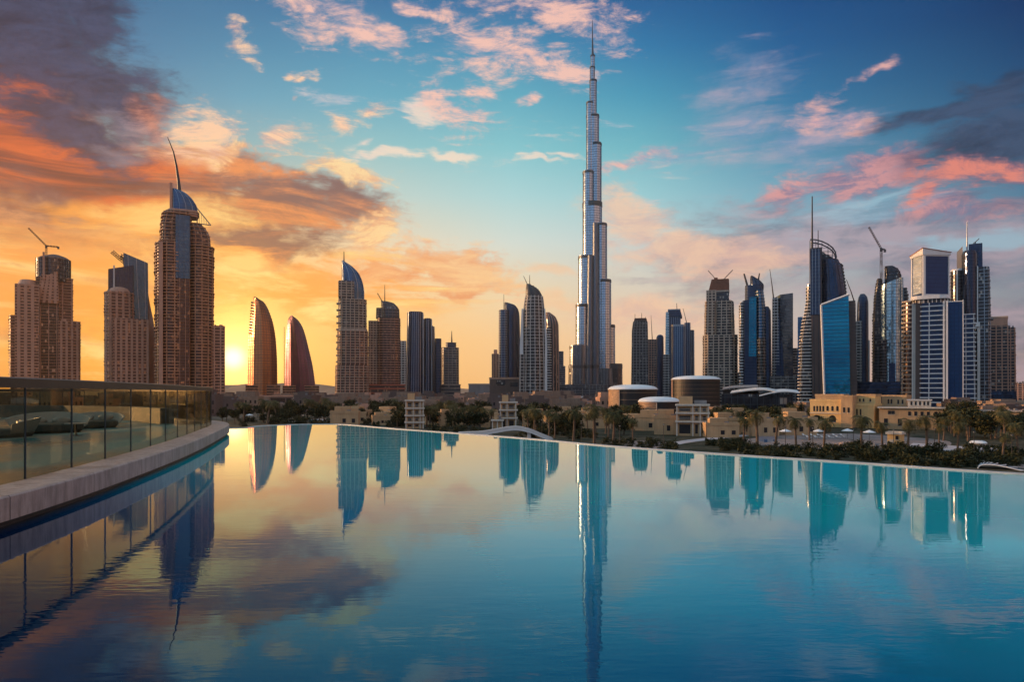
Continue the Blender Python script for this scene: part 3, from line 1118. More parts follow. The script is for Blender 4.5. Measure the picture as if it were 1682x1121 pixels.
def daybed(label, x, y, rz, s_=1.0):
    t = thing('daybed', label, 'daybed', (x, y, CZ - 0.03), rz, 'shell daybeds on the terrace')
    mb = MB()
    rings = []
    for i in range(15):
        a = -1.25 + 2.5 * i / 14
        r = []
        for j in range(9):
            u = j / 8
            h = 0.12 + 0.62 * u ** 1.6 * (0.35 + 0.65 * cos(a * 0.9))
            rad = (1.05 + 0.35 * u)
            r.append((sin(a) * rad * s_, cos(a) * rad * s_ * 0.8, h * s_))
        rr = [(p[0], p[1], p[2]) for p in r] + [(p[0] * 1.05, p[1] * 1.05, p[2] + .01) for p in r[::-1]]
        rings.append(rr)
    mb.loft(rings, 'shell_white', smooth=False)
    mb.build('shell', t)
    mb = MB()
    pl = [(cos(2 * pi * i / 24) * 1.15 * s_, sin(2 * pi * i / 24) * .95 * s_) for i in range(24)]
    mb.loft([[(x_ * .9, y_ * .9, .0) for x_, y_ in pl], [(x_, y_, .12) for x_, y_ in pl], [(x_, y_, .3 * s_) for x_, y_ in pl], [(x_ * .93, y_ * .93, .36 * s_) for x_, y_ in pl]], 'cushion_dark')
    mb.build('mattress', t)
    for sx in (-.45, .45):
        mb = MB()
        mb.loft([[(sx + cos(2 * pi * i / 10) * a_, .55 + sin(2 * pi * i / 10) * .14, z_) for i in range(10)] for a_, z_ in ((.25, .37), (.36, .45), (.36, .55), (.22, .62))], 'shell_white', smooth=True)
        mb.build('pillow', t)


def tp(x, y):
    q = on_plane(x, y, CZ - 0.03)
    return q.x, q.y


daybed('white shell daybed facing the pool behind the third glass pane', *tp(78, 711), RAD(25), 1.15)
daybed('shell daybed turned sideways at the first glass pane of the terrace', *tp(8, 718), RAD(-60), 1.0)
daybed('smaller shell daybed further along the terrace near the low planter', *tp(150, 703), RAD(10), 1.0)

pl_ = thing('planter', 'long dark low planter box along the far terrace edge', 'planter', (-30, 44, CZ - 0.03))
mb = MB()
q = [(-39.0, 48.5), (-30.0, 46.2), (-23.5, 42.6), (-19.0, 37.6)]
ra = []
for i, (x, y) in enumerate(q):
    t = (Vector(q[min(i + 1, 3)]) - Vector(q[max(i - 1, 0)])).normalized()
    nx, ny = -t.y * .35, t.x * .35
    ra.append([(x - nx + 30, y - ny - 44, 0), (x + nx + 30, y + ny - 44, 0), (x + nx + 30, y + ny - 44, .85), (x - nx + 30, y - ny - 44, .85)])
mb.loft(ra, 'planter_dark')
mb.build('box', pl_)


def sidetable(label, x, y):
    t = thing('side_table', label, 'table', (x, y, CZ - 0.03))
    mb = MB()
    mb.prism([(cos(2 * pi * i / 20) * .4, sin(2 * pi * i / 20) * .4) for i in range(20)], .46, .50, 'shell_white')
    mb.build('tabletop', t)
    mb = MB()
    mb.bar((0, 0, 0.02), (0, 0, .46), .04, .04, 'dark_metal', 8)
    mb.bar((0, 0, 0), (0, 0, .02), .22, .22, 'dark_metal', 16)
    mb.build('pedestal', t)


sidetable('round white side table beside the shell daybed behind the glass', *tp(125, 716))

# ================================================================== towers, west to east
RS = ('conc_rose', 0.7, 0.55, 3.3)

# --- twin stepped residential tower with a drum top
T = Tower('apartment_tower', 'stepped rose beige apartment tower with domed glass drum and a crane on top', 'skyscraper', 75, 760)
T.vol('side_wing', [(None, 17, 32), (522, 17, 32)], 'cham', 26, 2, 'brown_glass', ('conc_rose', .9, .7, 3.3, .4))
T.vol('shaft', [(None, 27, 64), (473, 27, 64)], 'box', 34, -2, 'brown_glass', ('conc_rose', .35, 1.3, 3.3), ('conc_rose', 6.0, 3.0, .5))
T.vol('terrace_cap', [(473, 28, 63), (464, 33, 60)], 'ell', 26, -2, 'conc_rose', smooth=True)
T.vol('core', [(None, 60, 97), (458, 60, 97)], 'box', 24, 2, 'dark_glass', ('conc_rose', .25, .4, 3.3), ('conc_rose', 7, .8, .45), rise=(0, 6))
T.vol('upper_wall', [(500, 58, 96), (452, 70, 94)], 'box', 10, -8, 'brown_glass', ('conc_rose', .3, 1.5, 3.3), ('conc_rose', 5, 2.6, .5), top='conc_rose', rise=(-5, 3))
T.vol('drum', [(462, 59, 117), (424, 59, 117)], 'ell', 34, 6, 'grey_glass', ('conc_grey', .3, .5, 4.2), ('steel_dark', 3.4, .4, .5), shade=True)
T.vol('dome', [(424, 60, 116.5), (421, 66, 112), (417.5, 80, 100)], 'ell', 33, 6, 'brown_panel', smooth=True, shade=True)
T.slabbox('pylon', 70, 73.5, 462, 418, -15, -11, 'conc_rose')
T.vol('shoulder', [(None, 95, 119.5), (456, 95, 119.5)], 'box', 26, 8, 'brown_glass', ('conc_rose', .8, .7, 3.3, .4), ('conc_rose', 8, 1.2, .6))
T.vol('low_wing', [(None, 96, 132), (528, 96, 132)], 'box', 30, 0, 'brown_glass', ('conc_rose', .7, .8, 3.3, .5), ('conc_rose', 5, 2.2, .45))
T.roofplant('roof_plant', 30, 60, 473, -12, 10, 4, 3, 'conc_rose')
T.roofplant('roof_plant', 100, 130, 528, -12, 10, 3, 3, 'conc_rose')
crane('dark luffing crane on the domed stepped apartment tower', 760, 76, 424, 404, (47, 378), (96, 404), v=6, w=1.0)

# --- stepped tower with flared blue wing
T = Tower('apartment_tower', 'rose beige apartment tower with a flared blue glass wing and dark boom on top', 'skyscraper', 213, 740)
T.vol('shaft', [(None, 173, 222), (483, 173, 219)], 'cham', 34, 2, 'brown_glass', ('conc_rose', .8, .8, 3.3, .4), ('conc_rose', 6, 2.2, .5))
T.vol('rounded_cap', [(483, 175, 218), (477, 178, 214), (474.5, 184, 208)], 'ell', 30, 2, 'conc_rose', smooth=True, shade=True)
T.vol('drum', [(483, 179, 219), (443, 179, 219)], 'box', 22, 5, 'navy_glass', None, ('steel_dark', 4, .5, .4), rise=(-2, 4))
T.slabbox('pylon', 186.5, 189, 478, 440, -8, -5, 'conc_white')
T.vol('blue_wing', [(None, 215, 246), (530, 215, 243), (470, 206, 243.5), (424, 203, 243)], 'box', 26, 12, 'blue_glass', None, ('steel_rib', 6, .4, .3), rise=(5, -4))
T.vol('flared_wall', [(None, 240, 257), (560, 240, 256.5), (530, 240, 253.5), (500, 240, 247.5), (480, 240, 244)], 'box', 20, 10, 'conc_rose', smooth=True)
T.vol('lower_block', [(None, 187, 243), (528, 187, 243)], 'box', 26, -14, 'brown_glass', ('conc_rose', .3, .9, 3.3), ('conc_rose', 4.8, 2.2, .45))
T.roofplant('roof_plant', 190, 238, 528, -8, 8, 3, 4, 'conc_rose')
mb = MB()
mb.truss(T.P(184, 415, 4), T.P(206, 432, 4), 1.4, 'crane_paint', 8, .35)
mb.truss(T.P(197, 421, 4), T.P(231, 434, 4), 1.6, 'crane_paint', 8, .4)
mb.bar(T.P(206, 446, 4), T.P(202, 424, 4), 1.0, .8, 'crane_paint')
mb.build('roof_boom', T.o)

# --- the tall sail-crowned tower at the sun
T = Tower('residential_tower', 'tallest rose brown balcony tower with blue sail crown and curved spire near the sun', 'skyscraper', 302, 720)
T.vol('shaft', [(None, 257, 311), (405, 257, 311)], 'bow', 40, -2, 'brown_glass', ('conc_sunglow', 1.4, .8, 3.2, .5), ('conc_sunglow', 7, 1.0, 1.0))
T.vol('east_shaft', [(None, 306, 350), (405, 306, 350)], 'bow', 36, 0, 'brown_glass', ('conc_sunglow', 1.3, .8, 3.2, .5), ('conc_sunglow', 6, .9, .9))
T.slabbox('service_wall', 263, 269, None, 407, -25, -20.5, 'conc_rose')
T.vol('glass_spine', [(None, 291, 311), (463, 291, 311)], 'box', 12, -16.5, 'brown_glass', ('brown_panel', .3, .6, 3.2), ('conc_sunglow', 5, .4, .4))
T.vol('blue_spine', [(463, 289, 312), (362, 289, 312)], 'box', 12, -17, 'blue_glass', None, ('steel_dark', 5, .3, .25))
T.vol('upper_shaft', [(407, 264, 312), (372, 265, 312), (352, 270, 312)], 'rnd', 30, 2, 'brown_glass', ('conc_sunglow', 1.6, .8, 3.6, .5), ('conc_sunglow', 6, .8, .9))
T.vol('stepped_dome', [(407, 308, 346), (390, 308, 345), (375, 308, 338), (367, 308, 330)], 'rnd', 26, 2, 'brown_glass', ('conc_sunglow', .7, .8, 4.2), ('conc_sunglow', 6, .7, .5), smooth=True)
T.vol('crown_ring', [(357, 270, 326), (347, 276, 326)], 'rnd', 22, 2, 'conc_rose', ('conc_tan', 1.0, .6, 2.2))
T.vol('crown_sail', [(350, 283, 325), (341, 283, 324), (330, 283, 318), (320, 283, 308), (314, 283, 296), (312.5, 283, 289)], 'bow', 16, 0, 'blue_glass', None, ('steel_rib', 6, .35, .3), smooth=True)
T.slabbox('crown_blade', 279, 283.5, 352, 304, -4, 2, 'conc_rose')
mb = MB()
a_, b_, c_ = T.P(323, 340, -3), T.P(347, 367, -3), T.P(324, 366, -3)
for q in ((a_, b_), (b_, c_), (a_, c_)):
    mb.bar(q[0], q[1], .55, .55, 'conc_tan', 6)
for k in range(1, 6):
    mb.bar(a_.lerp(b_, k / 6), c_.lerp(b_, k / 6), .25, .25, 'conc_tan', 4)
mb.build('crown_tip', T.o)
T.pole('spire', [(295, 316), (293.5, 300), (290, 275), (285, 252), (275.5, 229)], 1.9, 0.35, 'dark_metal')
T = Tower('apartment_block', 'lower plain block against the foot of the sail crowned tower beside the sun', 'building', 359, 735)
T.vol('wall', [(None, 347, 368.5), (537, 347, 368.5)], 'box', 24, 0, 'brown_glass', ('conc_rose', .5, 1.0, 3.3), ('conc_rose', 6, 1.4, .6))
T.roofplant('roof_plant', 350, 366, 537, -8, 8, 3, 2, 'conc_rose')

# --- the pair of flame shaped towers
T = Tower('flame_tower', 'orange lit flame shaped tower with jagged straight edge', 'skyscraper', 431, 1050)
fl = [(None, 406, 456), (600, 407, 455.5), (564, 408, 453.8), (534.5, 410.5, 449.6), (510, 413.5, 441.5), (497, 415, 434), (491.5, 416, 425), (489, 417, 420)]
T.vol('shaft', fl, 'lens', 46, 0, 'sunglow_glass', ('brown_panel', .3, .45, 4.4), ('brown_panel', 5.5, .4, .3), smooth=True)
mb = MB()
for k in range(12):
    y = 497 + k * 4.6
    mb.box(T.X(412.5 - k * .35), T.X(416), -3, 3, T.Z(y + 2), T.Z(y), 'brown_panel')
mb.build('edge_balcony', T.o)
T.vol('base_band', [(None, 404, 460), (633, 404, 460)], 'box', 40, 2, 'brown_glass', ('conc_rose', .6, 1.0, 4.0))
T = Tower('flame_tower', 'plum coloured flame shaped tower with smooth curved back', 'skyscraper', 493, 1090)
T.vol('shaft', [(None, 467, 521), (609, 468.3, 515), (572, 469.6, 507), (540, 471.5, 498), (526, 473, 489.5), (521.5, 475.5, 483.5), (519.5, 478, 480)], 'lens', 48, 0, 'mauve_glass', ('brown_panel', .25, .4, 4.4), ('brown_panel', 9, .5, .35), smooth=True)
T.pole('mast', [(467.3, 640), (467.3, 539)], .55, .35, 'brown_panel', v=-10)
T.vol('base_band', [(None, 465, 524), (634, 465, 524)], 'box', 40, 2, 'brown_glass', ('conc_rose', .6, 1.0, 4.0))

# --- sail crowned tower, second
T = Tower('residential_tower', 'pale ribbed balcony tower with a curved blue sail crown and short spire', 'skyscraper', 579, 880)
T.vol('lower_shaft', [(None, 551, 605), (601, 552, 605)], 'rnd', 40, 0, 'brown_glass', ('conc_tan', 1.1, .8, 3.3, .5), ('conc_rose', 5.5, 1.0, .7))
T.vol('middle_shaft', [(601, 555, 604), (545, 555, 604)], 'rnd', 37, 0, 'brown_glass', ('conc_tan', 1.0, .8, 3.3, .5), ('conc_rose', 5.5, 1.0, .7))
T.vol('upper_shaft', [(545, 556.5, 601.5), (494, 556.5, 601.5)], 'rnd', 34, 0, 'dark_glass', ('conc_tan', .8, .9, 3.3, .3), ('conc_tan', 5, 1.0, .6), band=[(545, 542, 'conc_tan', 1.6)])
T.vol('top_shaft', [(494, 557, 581), (465, 557, 581)], 'box', 26, -3, 'dark_glass', ('conc_tan', .7, 1.0, 3.3), ('conc_tan', 6, 1.2, .5))
T.vol('crown_sail', [(494, 562, 598), (480, 562, 598), (468, 562, 596.5), (451.5, 562, 590.5), (438, 562, 578), (431, 562, 567), (429, 562, 564)], 'bow', 24, 3, 'blue_glass', None, ('steel_rib', 9, .5, .5), smooth=True)
T.pole('spire', [(565, 432), (565, 414)], .9, .4, 'dark_metal')
mb = MB()
for k in range(14):
    y = 500 + k * 10.5
    mb.box(T.X(553.2 - k * .12), T.X(560), -12, -2, T.Z(y + 2.2), T.Z(y), 'conc_tan')
mb.build('corner_balcony', T.o)

# --- brown tower with rounded top and slab
T = Tower('residential_tower', 'brown balcony tower with a rounded dark top and thin mast', 'skyscraper', 633, 930)
T.vol('side_slab', [(None, 605.5, 622), (528.5, 606, 622)], 'box', 30, 6, 'brown_glass', ('conc_tan', .4, 1.1, 3.4), ('conc_tan', 4, 1.0, .3))
T.vol('shaft', [(None, 620, 657.5), (524, 620.5, 657)], 'rnd', 32, 0, 'brown_glass', ('conc_rose', .8, .7, 3.4, .4), ('brown_panel', 5, 1.0, .6))
T.vol('drum', [(524, 627, 656), (510, 627, 655.5), (503, 627, 651), (498, 627, 644), (496, 627, 636)], 'rnd', 26, 0, 'grey_glass', ('conc_grey', .3, .6, 4.0), ('brown_panel', 5, .6, .4), smooth=True)
T.vol('scaffold', [(524, 618.5, 628), (507, 619, 628)], 'box', 14, 0, 'dark_glass', ('conc_tan', .6, .5, 3.0), ('conc_tan', 4, .5, .7))
T.pole('mast', [(632, 500), (632, 468)], .8, .3, 'dark_metal')
T.vol('podium', [(None, 607, 665), (632, 609, 664)], 'box', 60, -4, 'brown_glass', ('red_roof', .8, 2.0, 6.0))
crane('small crane leaning over the brown tower with rounded top', 930, 627, 507, 494, (620, 482), (630, 496), w=.8)

T = Tower('office_tower', 'thin pale slab tower between the brown tower and the dark fluted towers', 'skyscraper', 662, 1150)
T.vol('shaft', [(None, 657, 667), (561, 657, 667)], 'box', 22, 0, 'grey_glass', ('conc_white', .5, 1.2, 4.0), ('conc_white', 5, 1.2, .3))

# --- three dark fluted blades
for nm, xa, xb, xt0, xt1, y, D, vv in (('tall', 666, 696, 670, 694.5, 514.5, 1000, 0), ('middle', 694, 710, 696, 708.8, 525.5, 1025, 0), ('short', 706, 716, 707, 713, 538, 1050, 0)):
    T = Tower('office_tower', {'tall': 'tall dark fluted glass tower, broadest of the three joined blades', 'middle': 'middle dark fluted glass blade stepping down from the broad one', 'short': 'slim dark fluted blade, lowest step of the three joined blades'}[nm], 'skyscraper', (xa + xb) / 2, D, 'dark fluted blade towers')
    T.vol('shaft', [(None, xa, xb), (y + 60, (xa + xt0 * 2) / 3, (xb + xt1) / 2), (y, xt0, xt1)], 'rnd', 30, vv, 'navy_glass', None, ('steel_rib', 3.4, .5, .8), smooth=False)
    T.vol('parapet', [(y + 3, xt0 + .3, xt1 - .3), (y - 1.2, xt0 + .8, xt1 - 1.2)], 'rnd', 24, vv, 'steel_dark')
    if nm != 'short':
        T.slabbox('edge_fin', xb - 1.6, xb - .4, None, y + 4, -17, -14, 'steel_rib')

T = Tower('office_tower', 'slim black slab tower beside the fluted blades', 'skyscraper', 719.5, 1000)
T.vol('shaft', [(None, 715, 724.5), (557, 715, 724.5)], 'cham', 16, 0, 'deep_glass', ('steel_dark', .2, .6, 4.0), ('steel_dark', 3, .4, .4))
T = Tower('office_tower', 'stout grey banded tower with stepped top and thick short spire', 'skyscraper', 739, 1080)
T.vol('shaft', [(None, 724, 753.5), (572, 724.5, 753)], 'cham', 34, 0, 'grey_glass', ('conc_tan', .6, .8, 3.8), ('conc_grey', 6, 1.2, .5))
T.vol('upper_shaft', [(572, 732.5, 749), (563.5, 732.5, 749)], 'cham', 20, 0, 'deep_glass', ('conc_grey', .5, .5, 3.8))
T.pole('spire', [(742, 565), (742, 556), (742, 544)], 1.5, .4, 'dark_metal')
T.vol('podium', [(None, 722, 756), (632, 722, 756)], 'box', 46, 0, 'grey_glass', ('conc_tan', .8, 1.0, 5.0))

# --- centre cluster left of the great tower
T = Tower('low_hall', 'windowless red brown hall at the foot of the dark curved tower', 'building', 830, 1020)
T.vol('wall', [(None, 804.5, 856), (621, 804.5, 856)], 'box', 50, 0, 'red_roof' if False else 'brown_panel', band=[(624, 621, 'conc_rose', .4)])
T.slabbox('window', 815, 830, 634, 626, -25.3, -25.0, 'dark_glass')
T.slabbox('window', 838, 850, 636, 629, -25.3, -25.0, 'dark_glass')
T = Tower('apartment_block', 'small narrow tan block peeking out beside the dark curved tower', 'building', 813, 1300)
T.vol('wall', [(None, 808, 820), (582, 808, 820)], 'box', 20, 0, 'brown_glass', ('conc_rose', .5, 1.0, 3.8), ('conc_rose', 5, 1.2, .3))
T.vol('upper_wall', [(582, 811, 817), (575, 811, 817)], 'box', 10, 0, 'conc_rose')
T = Tower('office_tower', 'dark curved top office slab with a thin mast on its shoulder', 'skyscraper', 837, 1120)
T.vol('shoulder', [(None, 819, 834), (511, 820, 834)], 'rnd', 30, -2, 'navy_glass', ('steel_rib', .4, .5, 4.0), ('steel_rib', 5, .5, .5))
T.vol('shaft', [(None, 828, 855.5), (560, 828.5, 854), (520, 829, 853), (508, 829, 850.5), (501, 829, 844), (498, 829, 835), (497.3, 829, 831)], 'bow', 34, 2, 'deep_glass', None, ('steel_dark', 4, .35, .4), smooth=True)
T.pole('mast', [(827.6, 513), (827.6, 484)], .6, .3, 'dark_metal')

T = Tower('residential_tower', 'dark lattice balcony tower with pale side fins and pointed crown with two antennas', 'skyscraper', 877, 950)
T.vol('shaft', [(None, 858, 896.5), (600, 859, 896), (545, 859.5, 894.5), (505, 861, 893), (488, 863.5, 891)], 'bow', 34, 0, 'dark_glass', ('conc_white', .7, .55, 4.4), ('conc_white', 6.5, .7, .9))
T.vol('low_wing', [(None, 853.5, 862), (583, 854.5, 862)], 'rnd', 22, -4, 'dark_glass', ('conc_white', .8, .6, 4.4), ('conc_white', 5, .6, .5))
T.vol('crown', [(488, 864, 891), (478, 864, 885.5), (471, 864.5, 877), (467.5, 865, 870)], 'bow', 24, 0, 'steel_dark', ('conc_dark', .3, .5, 2.4), smooth=True)
for part, pa, pb in (('west', 853.5, 859.5), ('east', 894.5, 898.5)):
    T.vol('side_fin', [(None, pa, pb), (570, pa + .5, pb), (509, pa + (3.5 if part == 'west' else -1), pb - (0 if part == 'west' else 3))], 'box', 10, -6, 'white_panel')
T.pole('antenna', [(867, 469), (860, 453.5)], .55, .3, 'dark_metal')
T.pole('antenna', [(870, 469), (870, 452)], .6, .3, 'dark_metal')
T = Tower('residential_tower', 'rounded rose tower with a white striped face behind the lattice tower', 'skyscraper', 908, 1080)
T.vol('shaft', [(None, 896, 919), (560, 897, 917.5), (535, 897, 917), (522, 897, 912.5), (514, 897, 903)], 'bow', 30, 0, 'grey_glass', None, ('conc_rose', 5, 1.0, .4), smooth=True)
T.vol('striped_face', [(None, 896, 906), (540, 896.5, 905)], 'rnd', 22, -8, 'dark_glass', ('white_panel', .8, 1.0, 4.0))
T = Tower('office_tower', 'thin dark double block between the rounded tower and the tallest tower', 'skyscraper', 922, 1250)
T.vol('shaft', [(None, 918, 925.5), (577.5, 918, 925.5)], 'box', 18, 6, 'grey_glass', ('conc_grey', .3, 1.0, 4.0))
T.vol('low_wing', [(None, 917, 928.5), (602, 917, 928.5)], 'box', 20, 0, 'grey_glass', ('conc_grey', .3, 1.0, 4.0))

# --- the great silver tower
T = Tower('spire_tower', 'tallest silver stepped skyscraper tapering to a needle spire', 'skyscraper', 974, 1500)
CYL = [  # xl, xr, top, v, depth
    (934, 985, 600, 6, 54), (983, 1022, 598, 12, 50), (935.5, 962, 568, 0, 40), (987, 1010, 534, 4, 34), (946, 969, 501, -10, 38),
    (981, 1003.5, 461, -6, 34), (950, 976, 421, -2, 40), (976.5, 996.8, 369, -4, 34), (957, 988.8, 333, 4, 44), (957.3, 976, 282, -2, 30),
    (970, 988, 235, 2, 28), (963, 984, 188, 2, 24), (963.2, 975, 168, -2, 18), (968.5, 980, 131, 0, 16), (969, 977, 110, -2, 12), (970.2, 977, 90, 0, 9)]
for i, (a, bb, y, vv, dp) in enumerate(CYL):
    w = (bb - a) * T.k
    low = i < 2
    T.vol('podium_wing' if low else 'tube', [(None, a - (.8 if i < 8 else 0), bb + (.8 if i < 8 else 0)), (y, a, bb)], 'ell' if not low else 'rnd', dp, vv, 'silver_skin' if not low else 'grey_glass', None,
          ('steel_dark', max(3.2, w / 6), .32, .3), shade=True, top='steel_dark',
          band=[(y + min(6, 1.5 + w * .12), y + min(1.5, .5 + w * .02), 'steel_dark', .75)] + ([(340, 331.5, 'steel_dark', .9)] if i == 8 else []) + ([(606, 601, 'steel_dark', .8)] if low else []))
T.vol('core_rib', [(None, 962, 973), (424, 966, 974)], 'ell', 16, -25, 'navy_glass', None, ('steel_rib', 2.6, .7, .8), shade=True, band=[(606, 601, 'steel_dark', 1.4)])
T.vol('core_rib', [(None, 972, 984), (372, 974, 981)], 'ell', 16, -23, 'navy_glass', None, ('steel_rib', 2.6, .7, .8), shade=True, band=[(606, 601, 'steel_dark', 1.4)])
T.vol('core_rib', [(None, 939, 963), (568, 941, 961)], 'bow', 14, -24, 'grey_glass', None, ('steel_rib', 3.4, .8, .8), band=[(606, 601, 'steel_dark', 1.2)])
T.vol('core_rib', [(None, 985, 1006), (606, 986, 1004)], 'bow', 14, -20, 'grey_glass', None, ('steel_rib', 3.4, .8, .8))
T.pole('spire', [(973.6, 92), (973.4, 78), (973.2, 60), (973, 33)], 2.5, .5, 'steel_dark')
T.vol('podium', [(None, 916, 1024), (632, 920, 1022)], 'rnd', 130, 20, 'grey_glass', ('conc_grey', .4, .8, 5.0), ('steel_rib', 8, .6, .6))
T = Tower('podium_building', 'low grey glass podium building stretching before the tallest tower', 'building', 938, 1240)
T.vol('wall', [(None, 894, 981), (640, 894, 981)], 'box', 60, 0, 'grey_glass', ('conc_grey', .5, .8, 4.2), ('conc_grey', 12, 1.0, .4))
T.vol('upper_wall', [(640, 917, 960), (633, 917, 960)], 'box', 40, 6, 'grey_glass', ('conc_grey', .5, .8, 4.2))

# --- right of the great tower
T = Tower('unfinished_tower', 'dark unfinished concrete frame tower with jagged top and three short masts', 'skyscraper', 1051, 1000)
T.vol('shaft', [(None, 1037, 1065), (545, 1038.5, 1063.5), (530, 1040.5, 1063)], 'box', 26, 0, 'dark_glass', ('conc_grey', .6, .7, 4.2), ('conc_grey', 4.6, .9, .5))
T.vol('scaffold', [(530, 1042, 1062), (524, 1043.5, 1060.5)], 'box', 18, 0, 'dark_glass', ('rust_frame', .7, .5, 1.8, .5), ('conc_dark', 3, .6, .9))
for x_, y_ in ((1043, 516), (1054, 514.5), (1060.5, 521)):
    T.pole('mast', [(x_, 527), (x_, y_)], .45, .3, 'dark_metal')
T = Tower('office_tower', 'mauve slab with a rounded dark end and tall antenna beside the unfinished frame', 'skyscraper', 1077, 1120)
T.vol('shaft', [(None, 1063.5, 1079), (558.5, 1064, 1079)], 'box', 24, 2, 'grey_glass', ('conc_rose', .3, .7, 4.0), ('conc_rose', 4, .8, .3))
T.vol('rounded_end', [(None, 1077.5, 1091), (556, 1078, 1090), (552, 1080, 1088.5), (551, 1082, 1086)], 'rnd', 20, -4, 'deep_glass', smooth=True)
T.pole('antenna', [(1071.5, 559), (1070.4, 540), (1069.3, 518)], .75, .25, 'dark_metal')

T = Tower('office_tower', 'pale blue stepped glass tower with a cantilevered top and two thin masts', 'skyscraper', 1115, 1060)
T.vol('shaft', [(None, 1097, 1122), (509.5, 1097.5, 1117), ], 'box', 30, 4, 'navy_glass', None, ('steel_rib', 4, .5, .4))
T.vol('cantilever', [(522, 1097.5, 1120.5), (509.5, 1097.5, 1117)], 'box', 33, 4, 'navy_glass', band=[(511, 509.4, 'steel_rib', .4)])
T.vol('edge_strip', [(None, 1092, 1099), (514, 1094, 1098.5)], 'box', 22, -3, 'pale_glass', ('white_panel', .5, .6, 4.0))
T.vol('low_wing', [(None, 1089.5, 1100), (583.5, 1090, 1100)], 'box', 24, -8, 'grey_glass', ('conc_white', .5, .7, 4.0), ('conc_white', 5, .6, .3))
T.vol('front_shaft', [(None, 1102.5, 1126), (536, 1103, 1125)], 'cham', 24, -16, 'blue_glass', None, ('steel_rib', 3.4, .6, .5), band=[(539, 536, 'steel_rib', .5)])
T.vol('stepped_wing', [(None, 1124, 1135), (532, 1124.5, 1133.5)], 'cham', 24, -2, 'navy_glass', None, ('steel_rib', 3.4, .5, .4))
T.vol('stepped_wing', [(None, 1133, 1140.5), (543.5, 1133, 1139.8)], 'cham', 20, 2, 'grey_glass', None, ('steel_rib', 3.4, .5, .4))
T.pole('mast', [(1112, 511), (1111.5, 498.5)], .7, .35, 'dark_metal')
T.pole('mast', [(1128.6, 534), (1122, 507.5)], .6, .3, 'dark_metal')

T = Tower('unfinished_tower', 'tan stepped apartment tower with a rust coloured unfinished top', 'skyscraper', 1182, 830)
T.vol('lower_shaft', [(None, 1155, 1210.5), (552, 1155.5, 1210)], 'cham', 36, 0, 'dark_glass', ('conc_tan', .9, .9, 3.3, .4), ('conc_tan', 6, 1.3, .7))
T.vol('west_shaft', [(552, 1157.5, 1176), (497, 1159, 1176)], 'cham', 28, -3, 'brown_glass', ('conc_tan', .8, 1.1, 3.3, .3), ('conc_tan', 5, 1.6, .5))
T.vol('east_shaft', [(552, 1172, 1206), (499, 1174, 1204.5), (496, 1176, 1202)], 'rnd', 30, 1, 'dark_glass', ('conc_tan', .8, .8, 3.3, .4), ('conc_tan', 6, 1.0, .6))
T.vol('upper_shaft', [(497, 1161, 1176), (479, 1161, 1176)], 'box', 22, -2, 'dark_glass', ('conc_tan', .5, 1.2, 3.3), ('conc_tan', 4, 1.4, .4))
T.vol('upper_shaft', [(497, 1174, 1197), (479.5, 1174, 1197)], 'box', 22, 2, 'grey_glass', ('conc_dark', .4, .6, 3.3), band=[(481.5, 479, 'conc_tan', .7)])
T.vol('rust_top', [(479.5, 1164.5, 1197), (470, 1167, 1197), (460.5, 1169.5, 1196.5)], 'box', 20, 1, 'rust_frame', ('rust_frame', .5, .4, 2.6), ('rust_frame', 3.4, .7, .5))
T.vol('rust_peak', [(462, 1171, 1180), (456.5, 1174, 1178.5)], 'box', 8, 1, 'rust_frame')
crane('thin crane jib pointing up and away from the rust coloured top', 830, 1174, 462, 457, (1163, 444), None, w=.6)
crane('thin crane jib rising over the outer corner of the rust coloured top', 830, 1187, 466, 461, (1203.6, 444.5), None, w=.6)

T = Tower('office_tower', 'deep blue glass tower with a pointed arch crown and two horn masts', 'skyscraper', 1240, 800)
T.vol('white_edge', [(None, 1214, 1222.5), (502, 1214.5, 1222), (497, 1217, 1222)], 'rnd', 22, 2, 'dark_glass', ('white_panel', .8, 1.0, 3.4), )
T.vol('shaft', [(None, 1219.5, 1244), (495, 1220, 1244)], 'cham', 30, 2, 'deep_glass', None, ('navy_glass', 4, .4, .25))
T.vol('upper_shaft', [(495, 1223.5, 1254), (478, 1223.6, 1253.6), (470, 1223.6, 1251)], 'rnd', 26, 3, 'navy_glass', ('steel_dark', .2, .4, 3.6))
T.vol('bright_strip', [(587, 1230, 1242.5), (491, 1231, 1242.5)], 'box', 6, -14, 'teal_glass', None, ('steel_dark', 3.2, .25, .2))
T.vol('lower_panel', [(None, 1231, 1243), (587, 1231, 1243)], 'box', 6, -13, 'deep_glass')
T.vol('banded_shaft', [(None, 1241.5, 1258), (556, 1241.5, 1258), (510, 1241.5, 1257), (492, 1241.5, 1255), (480, 1240, 1253.5)], 'bow', 28, -3, 'blue_glass', ('steel_rib', .5, .45, 3.5))
T.vol('balcony_face', [(None, 1243, 1257.5), (558, 1243, 1257)], 'bow', 28, -6, 'dark_glass', ('conc_grey', .8, .8, 3.5))
T.vol('east_wing', [(None, 1254, 1267.5), (512, 1254, 1265.5), (506, 1254, 1262)], 'rnd', 28, 4, 'deep_glass', None, ('steel_dark', 3.2, .4, .3))
T.vol('arch_crown', [(482, 1233, 1253), (470, 1233, 1253.8), (463, 1233, 1249), (457, 1233, 1241), (453.5, 1233.5, 1235.5)], 'bow', 16, 0, 'navy_glass', None, ('steel_dark', 3, .5, .5), smooth=True)
T.pole('horn_mast', [(1228, 471), (1225, 460), (1222, 449)], 1.3, .9, 'dark_metal')
T.pole('horn_mast', [(1245.5, 466), (1246, 458), (1247.5, 449.5)], 1.1, .6, 'dark_metal')

